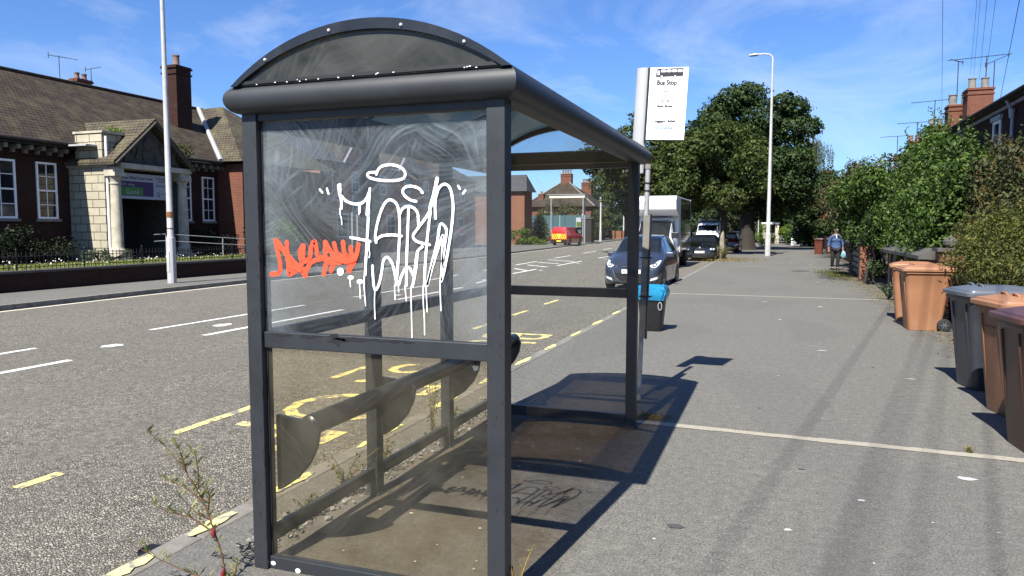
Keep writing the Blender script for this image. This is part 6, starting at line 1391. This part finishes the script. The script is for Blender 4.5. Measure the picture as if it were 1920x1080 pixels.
vehicle('parked_car', 'dark red hatchback parked at the kerb, partly behind the big tree trunk', 'car', (-3.20, 53.0, ROADZ), R_(-1.0), [s[:1]+s[1:] for s in HATCH], M['paint_red'], [('W', 'windscreen', .90, 1.60, 6.12), ('S', 1.32, 2.02, (.30, .0)), ('S', 2.08, 2.72, (0, 0))], (.62, 2.98), plain_face, 3.6, sides=dict(doors=((1.06, 1.75, .25, .95), (2.05, 2.62, .25, .97)), mirror=(1.22, .98, 1.0)))
vehicle('parked_car', 'dark grey car parked beyond the red one, mostly behind the tree trunk', 'car', (-2.98, 63.5, ROADZ), R_(-1.0), HATCH, M['paint_dark'], [('W', 'windscreen', .90, 1.60, 6.12), ('S', 1.32, 2.02, (.30, .0)), ('S', 2.08, 2.72, (0, 0))], (.62, 2.98), plain_face, 3.6, sides=dict(doors=((1.06, 1.75, .25, .95),), mirror=(1.22, .98, 1.0)))
def van_face(T, proj, body, st, hw):
    for s_ in (1, -1): proj('headlight', [(s_*.56, .78), (s_*.82, .98), (s_*.86, .80), (s_*.66, .70)], M['headlamp'], .01)
    proj('grille', [(-.5, .66), (.5, .66), (.46, .80), (-.46, .80)], M['black'], .008); proj('bumper', [(-.86, .34), (.86, .34), (.86, .56), (-.86, .56)], M['black'], .012); proj('number_plate', [(-.26, .45), (.26, .45), (.26, .56), (-.26, .56)], M['plate'], .02, rings=1)
VAN = [(0, .32, .86, 1.0, .78, .80, .66), (.08, .28, .95, 1.10, .90, .90, .74), (.5, .26, 1.10, 1.28, .95, .94, .78), (.95, .26, 1.22, 1.62, .96, .94, .76), (1.45, .26, 1.28, 2.08, .96, .94, .76), (1.9, .26, 1.3, 2.24, .96, .94, .78), (3.2, .26, 1.3, 2.27, .96, .94, .80), (4.7, .26, 1.3, 2.24, .96, .94, .80), (4.9, .3, 1.2, 2.1, .92, .90, .76)]
VW = vehicle('delivery_van', 'white van with a roof rack coming towards us beyond the black saloon', 'van', (-5.2, 60.2, ROADZ), 0, VAN, M['paint_white'], [('W', 'windscreen', .92, 1.42, 6.3), ('S', 1.1, 1.9, (.35, 0))], (.85, 3.9), van_face, 4.9, sides=dict(doors=((.95, 1.9, .4, 1.3),), mirror=(1.0, 1.35, 1.5), mm=M['black']), wr=.34)
b = MB()
for y in (2.0, 3.2, 4.4): b.tube([(-.85, y, 2.26), (-.8, y, 2.42), (.8, y, 2.42), (.85, y, 2.26)], .025, 5)
b.box(-.7, -.5, 1.9, 4.5, 2.44, 2.58); b.box(-.1, .5, 1.9, 4.5, 2.44, 2.52); b.build('roof_rack', M['galv'], VW, local=True)
# box truck
TR = vehicle('box_truck', 'tall white box truck with its body over the cab, behind the blue hatchback', 'truck', (-5.12, 31.2, ROADZ), R_(-.6), [s for s in VAN[:6]]+[(2.3, .26, 1.3, 2.2, .96, .94, .8)], M['paint_white'], [('W', 'windscreen', .66, 1.52, 6.1), ('S', 1.1, 1.95, (.35, 0))], (.85,), van_face, 2.3, sides=dict(doors=((.95, 1.9, .4, 1.3),), mirror=(.85, 1.45, 1.8), mm=M['black']), wr=.35)
b = MB(); b.prism([(2.25, .75), (5.9, .75), (5.9, 3.12), (.95, 3.12), (.75, 2.95), (.85, 2.55), (1.55, 2.30), (2.25, 2.26)], 'x', -1.06, 1.06); bx_ = b.build('box_body', M['paint_white'], TR, local=True, bevel=.03)
for x0 in (-1.07, 1.01):
    b = MB(); b.box(x0, x0+.06, 2.2, 2.26, .7, 2.3); b.build('corner_trim', M['alu'], bx_, local=True); b = MB(); b.box(x0, x0+.06, 5.86, 5.92, .7, 3.13); b.build('corner_trim', M['alu'], bx_, local=True)
b = MB(); b.box(-1.07, 1.07, .9, .96, 3.09, 3.14); b.build('top_trim', M['alu'], bx_, local=True)
b = MB(); b.box(1.061, 1.064, 2.3, 5.85, .8, 3.05); b.build('box_side', M['paint_dark'], bx_, local=True)
b = MB(); b.box(-.9, .9, 2.2, 5.8, .45, .7); b.build('chassis', M['black'], TR, local=True)
for s_ in (1, -1):
    b = MB(); b.lathe([(.2, s_*1.0), (.34, s_*1.02), (.36, s_*.96), (.36, s_*.7), (.2, s_*.7)], (0, 4.7, .36), 24, 'x'); b.build('wheel', M['rubber'], TR, local=True, smooth=35)
TR.scale = (.88, 1, 1); TR.location.x += .17
# red van, seen from behind (built front at -Y, so turned round)
def rvan_face(T, proj, body, st, hw): 
    proj('headlight', [(.5, .7), (.75, .85), (.75, .7)], M['headlamp'], .01)
RV = [(0, .28, .75, .9, .74, .74, .6), (.1, .24, .85, 1.0, .86, .85, .7), (.6, .22, .98, 1.12, .89, .88, .74), (1.0, .22, 1.05, 1.42, .89, .88, .70), (1.5, .22, 1.08, 1.78, .89, .88, .72), (2.0, .22, 1.1, 1.84, .89, .88, .74), (3.9, .22, 1.1, 1.86, .89, .88, .76), (4.2, .24, 1.1, 1.80, .88, .87, .75), (4.28, .3, 1.0, 1.70, .86, .85, .72)]
PV = vehicle('post_van', 'red van with yellow and red chevrons on its back doors across the road', 'van', (-19.8, 75.5, .01), R_(172), RV, M['paint_vred'], [('W', 'windscreen', .78, 1.5, 6.1), ('S', 1.2, 1.95, (.3, 0))], (.85, 3.55), rvan_face, 4.28, sides=dict(doors=((1.0, 1.9, .3, 1.1), (2.2, None, .3, 1.7)), mirror=(1.15, 1.15, 1.1), mm=M['black']), wr=.31)
b = MB(); b.box(-.78, .78, 4.285, 4.30, .62, 1.15); b.build('reflective_panel', M['plate_yellow'], PV, local=True)
b = MB()
for s_ in (1, -1):
    for k in range(4):
        x0 = .02+k*.2; b.prism([(s_*x0, .62), (s_*(x0+.1), .62), (s_*min(.78, x0+.1+.30), 1.15) if x0+.4 < .78 else (s_*.78, 1.15-(x0+.4-.78)*.6), (s_*min(.78, x0+.30), 1.15) if x0+.3 < .78 else (s_*.78, 1.15-(x0+.3-.78)*1.2)], 'y', 4.301, 4.306)
b.build('chevrons', M['paint_vred'], PV, local=True)
b = MB(); b.box(-.66, -.06, 4.22, 4.262, 1.22, 1.62); b.box(.06, .66, 4.22, 4.262, 1.22, 1.62); b.build('rear_windows', M['paint_vred'], PV, local=True)
b = MB(); b.box(-.84, .84, 4.27, 4.34, .3, .55); b.build('rear_bumper', M['black'], PV, local=True); b = MB(); b.box(-.25, .25, 4.341, 4.35, .38, .49); b.build('rear_plate', M['plate_yellow'], PV, local=True)
for s_ in (1, -1): b = MB(); b.box(s_*.80-.05, s_*.80+.05, 4.24, 4.30, 1.1, 1.5); b.build('tail_light', M['redpaint'], PV, local=True)

# ================================================================== PERSON
def skin_mesh(name, verts, edges, radii, m, parent, root=0, sub=2):
    me = bpy.data.meshes.new(name); me.from_pydata(verts, edges, []); o = bpy.data.objects.new(name, me); C.objects.link(o); me.materials.append(m)
    sk = o.modifiers.new('skin', 'SKIN'); sk.use_smooth_shade = True; sk.branch_smoothing = .3
    lay = me.skin_vertices[0].data
    for i, r_ in enumerate(radii):
        lay[i].radius = r_ if hasattr(r_, '__len__') else (r_, r_); lay[i].use_root = (i == root)
    s_ = o.modifiers.new('sub', 'SUBSURF'); s_.levels = sub; s_.render_levels = sub
    dg = bpy.context.evaluated_depsgraph_get(); m2 = bpy.data.meshes.new_from_object(o.evaluated_get(dg)); o.modifiers.clear(); o.data = m2; m2.materials.clear(); m2.materials.append(m)
    if parent: o.parent = parent
    return o
PX, PY = 2.22, 31.6
PE = thing('person', 'person in blue denim shirt, black trousers and sunglasses walking towards us, bag in hand', 'person', (PX, PY, 0), None, R_(4))
V = [(0, 0, .92), (0, .01, 1.10), (0, .01, 1.28), (0, .01, 1.38), (0, -.01, 1.46), (0, -.02, 1.54),      # pelvis..neck..head
     (.15, .01, 1.35), (.22, .02, 1.10), (.25, -.03, .88), (.255, -.05, .80),                              # left arm (image right)
     (-.15, .01, 1.35), (-.23, .03, 1.10), (-.26, -.02, .88), (-.262, -.04, .80),
     (.09, 0, .86), (.085, -.05, .48), (.08, -.02, .10), (.085, -.15, .045),
     (-.09, 0, .86), (-.10, .0, .48), (-.10, .14, .12), (-.10, .03, .05)]
Eg = [(0,1),(1,2),(2,3),(3,4),(4,5),(3,6),(6,7),(7,8),(8,9),(3,10),(10,11),(11,12),(12,13),(0,14),(14,15),(15,16),(16,17),(0,18),(18,19),(19,20),(20,21)]
Rr = [(.13,.10),(.12,.09),(.13,.10),(.09,.07),(.045,.045),(.075,.09),.036,.036,.026,.028,.036,.036,.026,.028,.075,.05,.035,.03,.075,.05,.035,.03]
skin_mesh('body', V, Eg, Rr, M['skin'], PE)
for s_, hx, hy in ((1, .258, -.06), (-1, -.265, -.05)):     # five curled fingers on each hand
    for k, (dx, dy, l_) in enumerate(((-.018, -.006, .060), (-.006, -.012, .070), (.007, -.012, .066), (.018, -.006, .052))):
        skin_mesh('finger', [(hx+dx, hy+dy, .785), (hx+dx*1.1, hy+dy-.012, .785-l_*.55), (hx+dx*1.1, hy+dy+.004, .785-l_)], [(0, 1), (1, 2)], [.010, .009, .007], M['skin'], PE, 0, 1)
    skin_mesh('thumb', [(hx-s_*.024, hy, .80), (hx-s_*.036, hy-.02, .775), (hx-s_*.030, hy-.03, .75)], [(0, 1), (1, 2)], [.012, .010, .008], M['skin'], PE, 0, 1)
skin_mesh('shirt', [(0, 0, .86), (0, 0, 1.0), (0, .01, 1.15), (0, .01, 1.30), (0, .01, 1.38), (.17, .01, 1.345), (.235, .02, 1.10), (.26, -.03, .89), (-.17, .01, 1.345), (-.245, .03, 1.10), (-.27, -.02, .89)],
          [(0,1),(1,2),(2,3),(3,4),(4,5),(5,6),(6,7),(4,8),(8,9),(9,10)], [(.19,.145),(.185,.14),(.175,.13),(.165,.125),(.11,.09),.085,.06,.05,.085,.06,.05], M['denim'], PE, 1)
skin_mesh('trousers', [(0, .0, .90), (.095, 0, .84), (.088, -.05, .48), (.082, -.02, .10), (-.095, 0, .84), (-.102, 0, .48), (-.10, .13, .13)], [(0,1),(1,2),(2,3),(0,4),(4,5),(5,6)], [(.16,.12),.105,.078,.062,.105,.078,.062], M['trousers'], PE)
skin_mesh('hair', [(0, .015, 1.50), (0, .02, 1.575), (0, .0, 1.615)], [(0, 1), (1, 2)], [(.088,.08), (.098,.105), (.07,.08)], M['hair'], PE)
b = MB()                                                     # face: nose, mouth, ears
b.prism([(-.012, 1.525), (.012, 1.525), (.006, 1.565), (-.006, 1.565)], 'y', -.135, -.10); b.build('nose', M['skin'], PE, local=True, bevel=.004)
b = MB(); b.obox((0, -.108, 1.503), (.045, .02, .010)); b.build('mouth', M['bud_red'], PE, local=True, bevel=.003)
b = MB(); b.obox((-.036, -.115, 1.566), (.056, .03, .036)); b.obox((.036, -.115, 1.566), (.056, .03, .036)); b.obox((0, -.125, 1.572), (.03, .01, .008)); b.tube([(-.064, -.105, 1.57), (-.09, 0, 1.57)], .004, 5); b.tube([(.064, -.105, 1.57), (.09, 0, 1.57)], .004, 5); b.build('sunglasses', M['ink'], PE, local=True, bevel=.006)
b = MB(); b.prism([(-.045, 1.40), (.045, 1.40), (.03, 1.32), (0, 1.22), (-.03, 1.32)], 'y', -.148, -.09); b.build('top', M['tshirt'], PE, local=True, bevel=.01)
b = MB()
for s_ in (1, -1): b.prism([(s_*.02, 1.41), (s_*.075, 1.42), (s_*.085, 1.33), (s_*.045, 1.36)], 'y', -.150, -.11)
b.build('collar', M['denim'], PE, local=True, bevel=.006)
for s_, x, y in ((1, .086, -.10), (-1, -.10, .06)): b = MB(); b.obox((x, y-.01, .05), (.10, .29, .10)); b.build('shoe', M['ink'], PE, local=True, bevel=.025)
PB = thing('carried_bag', 'small crumpled aqua and white bag hanging from the walking person\'s hand', 'bag', (PX+.28, PY-.12, .62))
b = MB(); loft(b, [sq_ring(PX+.275, PY-.10, z, h_, h_*.6, .02, 5, .012) for z, h_ in ((.50, .05), (.54, .085), (.62, .09), (.70, .06), (.755, .02))]); b.build('sack', M['bag_aqua'], PB, smooth=50)
b = MB(); b.tube([(PX+.26, PY-.10, .74), (PX+.262, PY-.085, .79), (PX+.285, PY-.10, .74)], .006, 6); b.build('handles', M['tshirt'], PB)
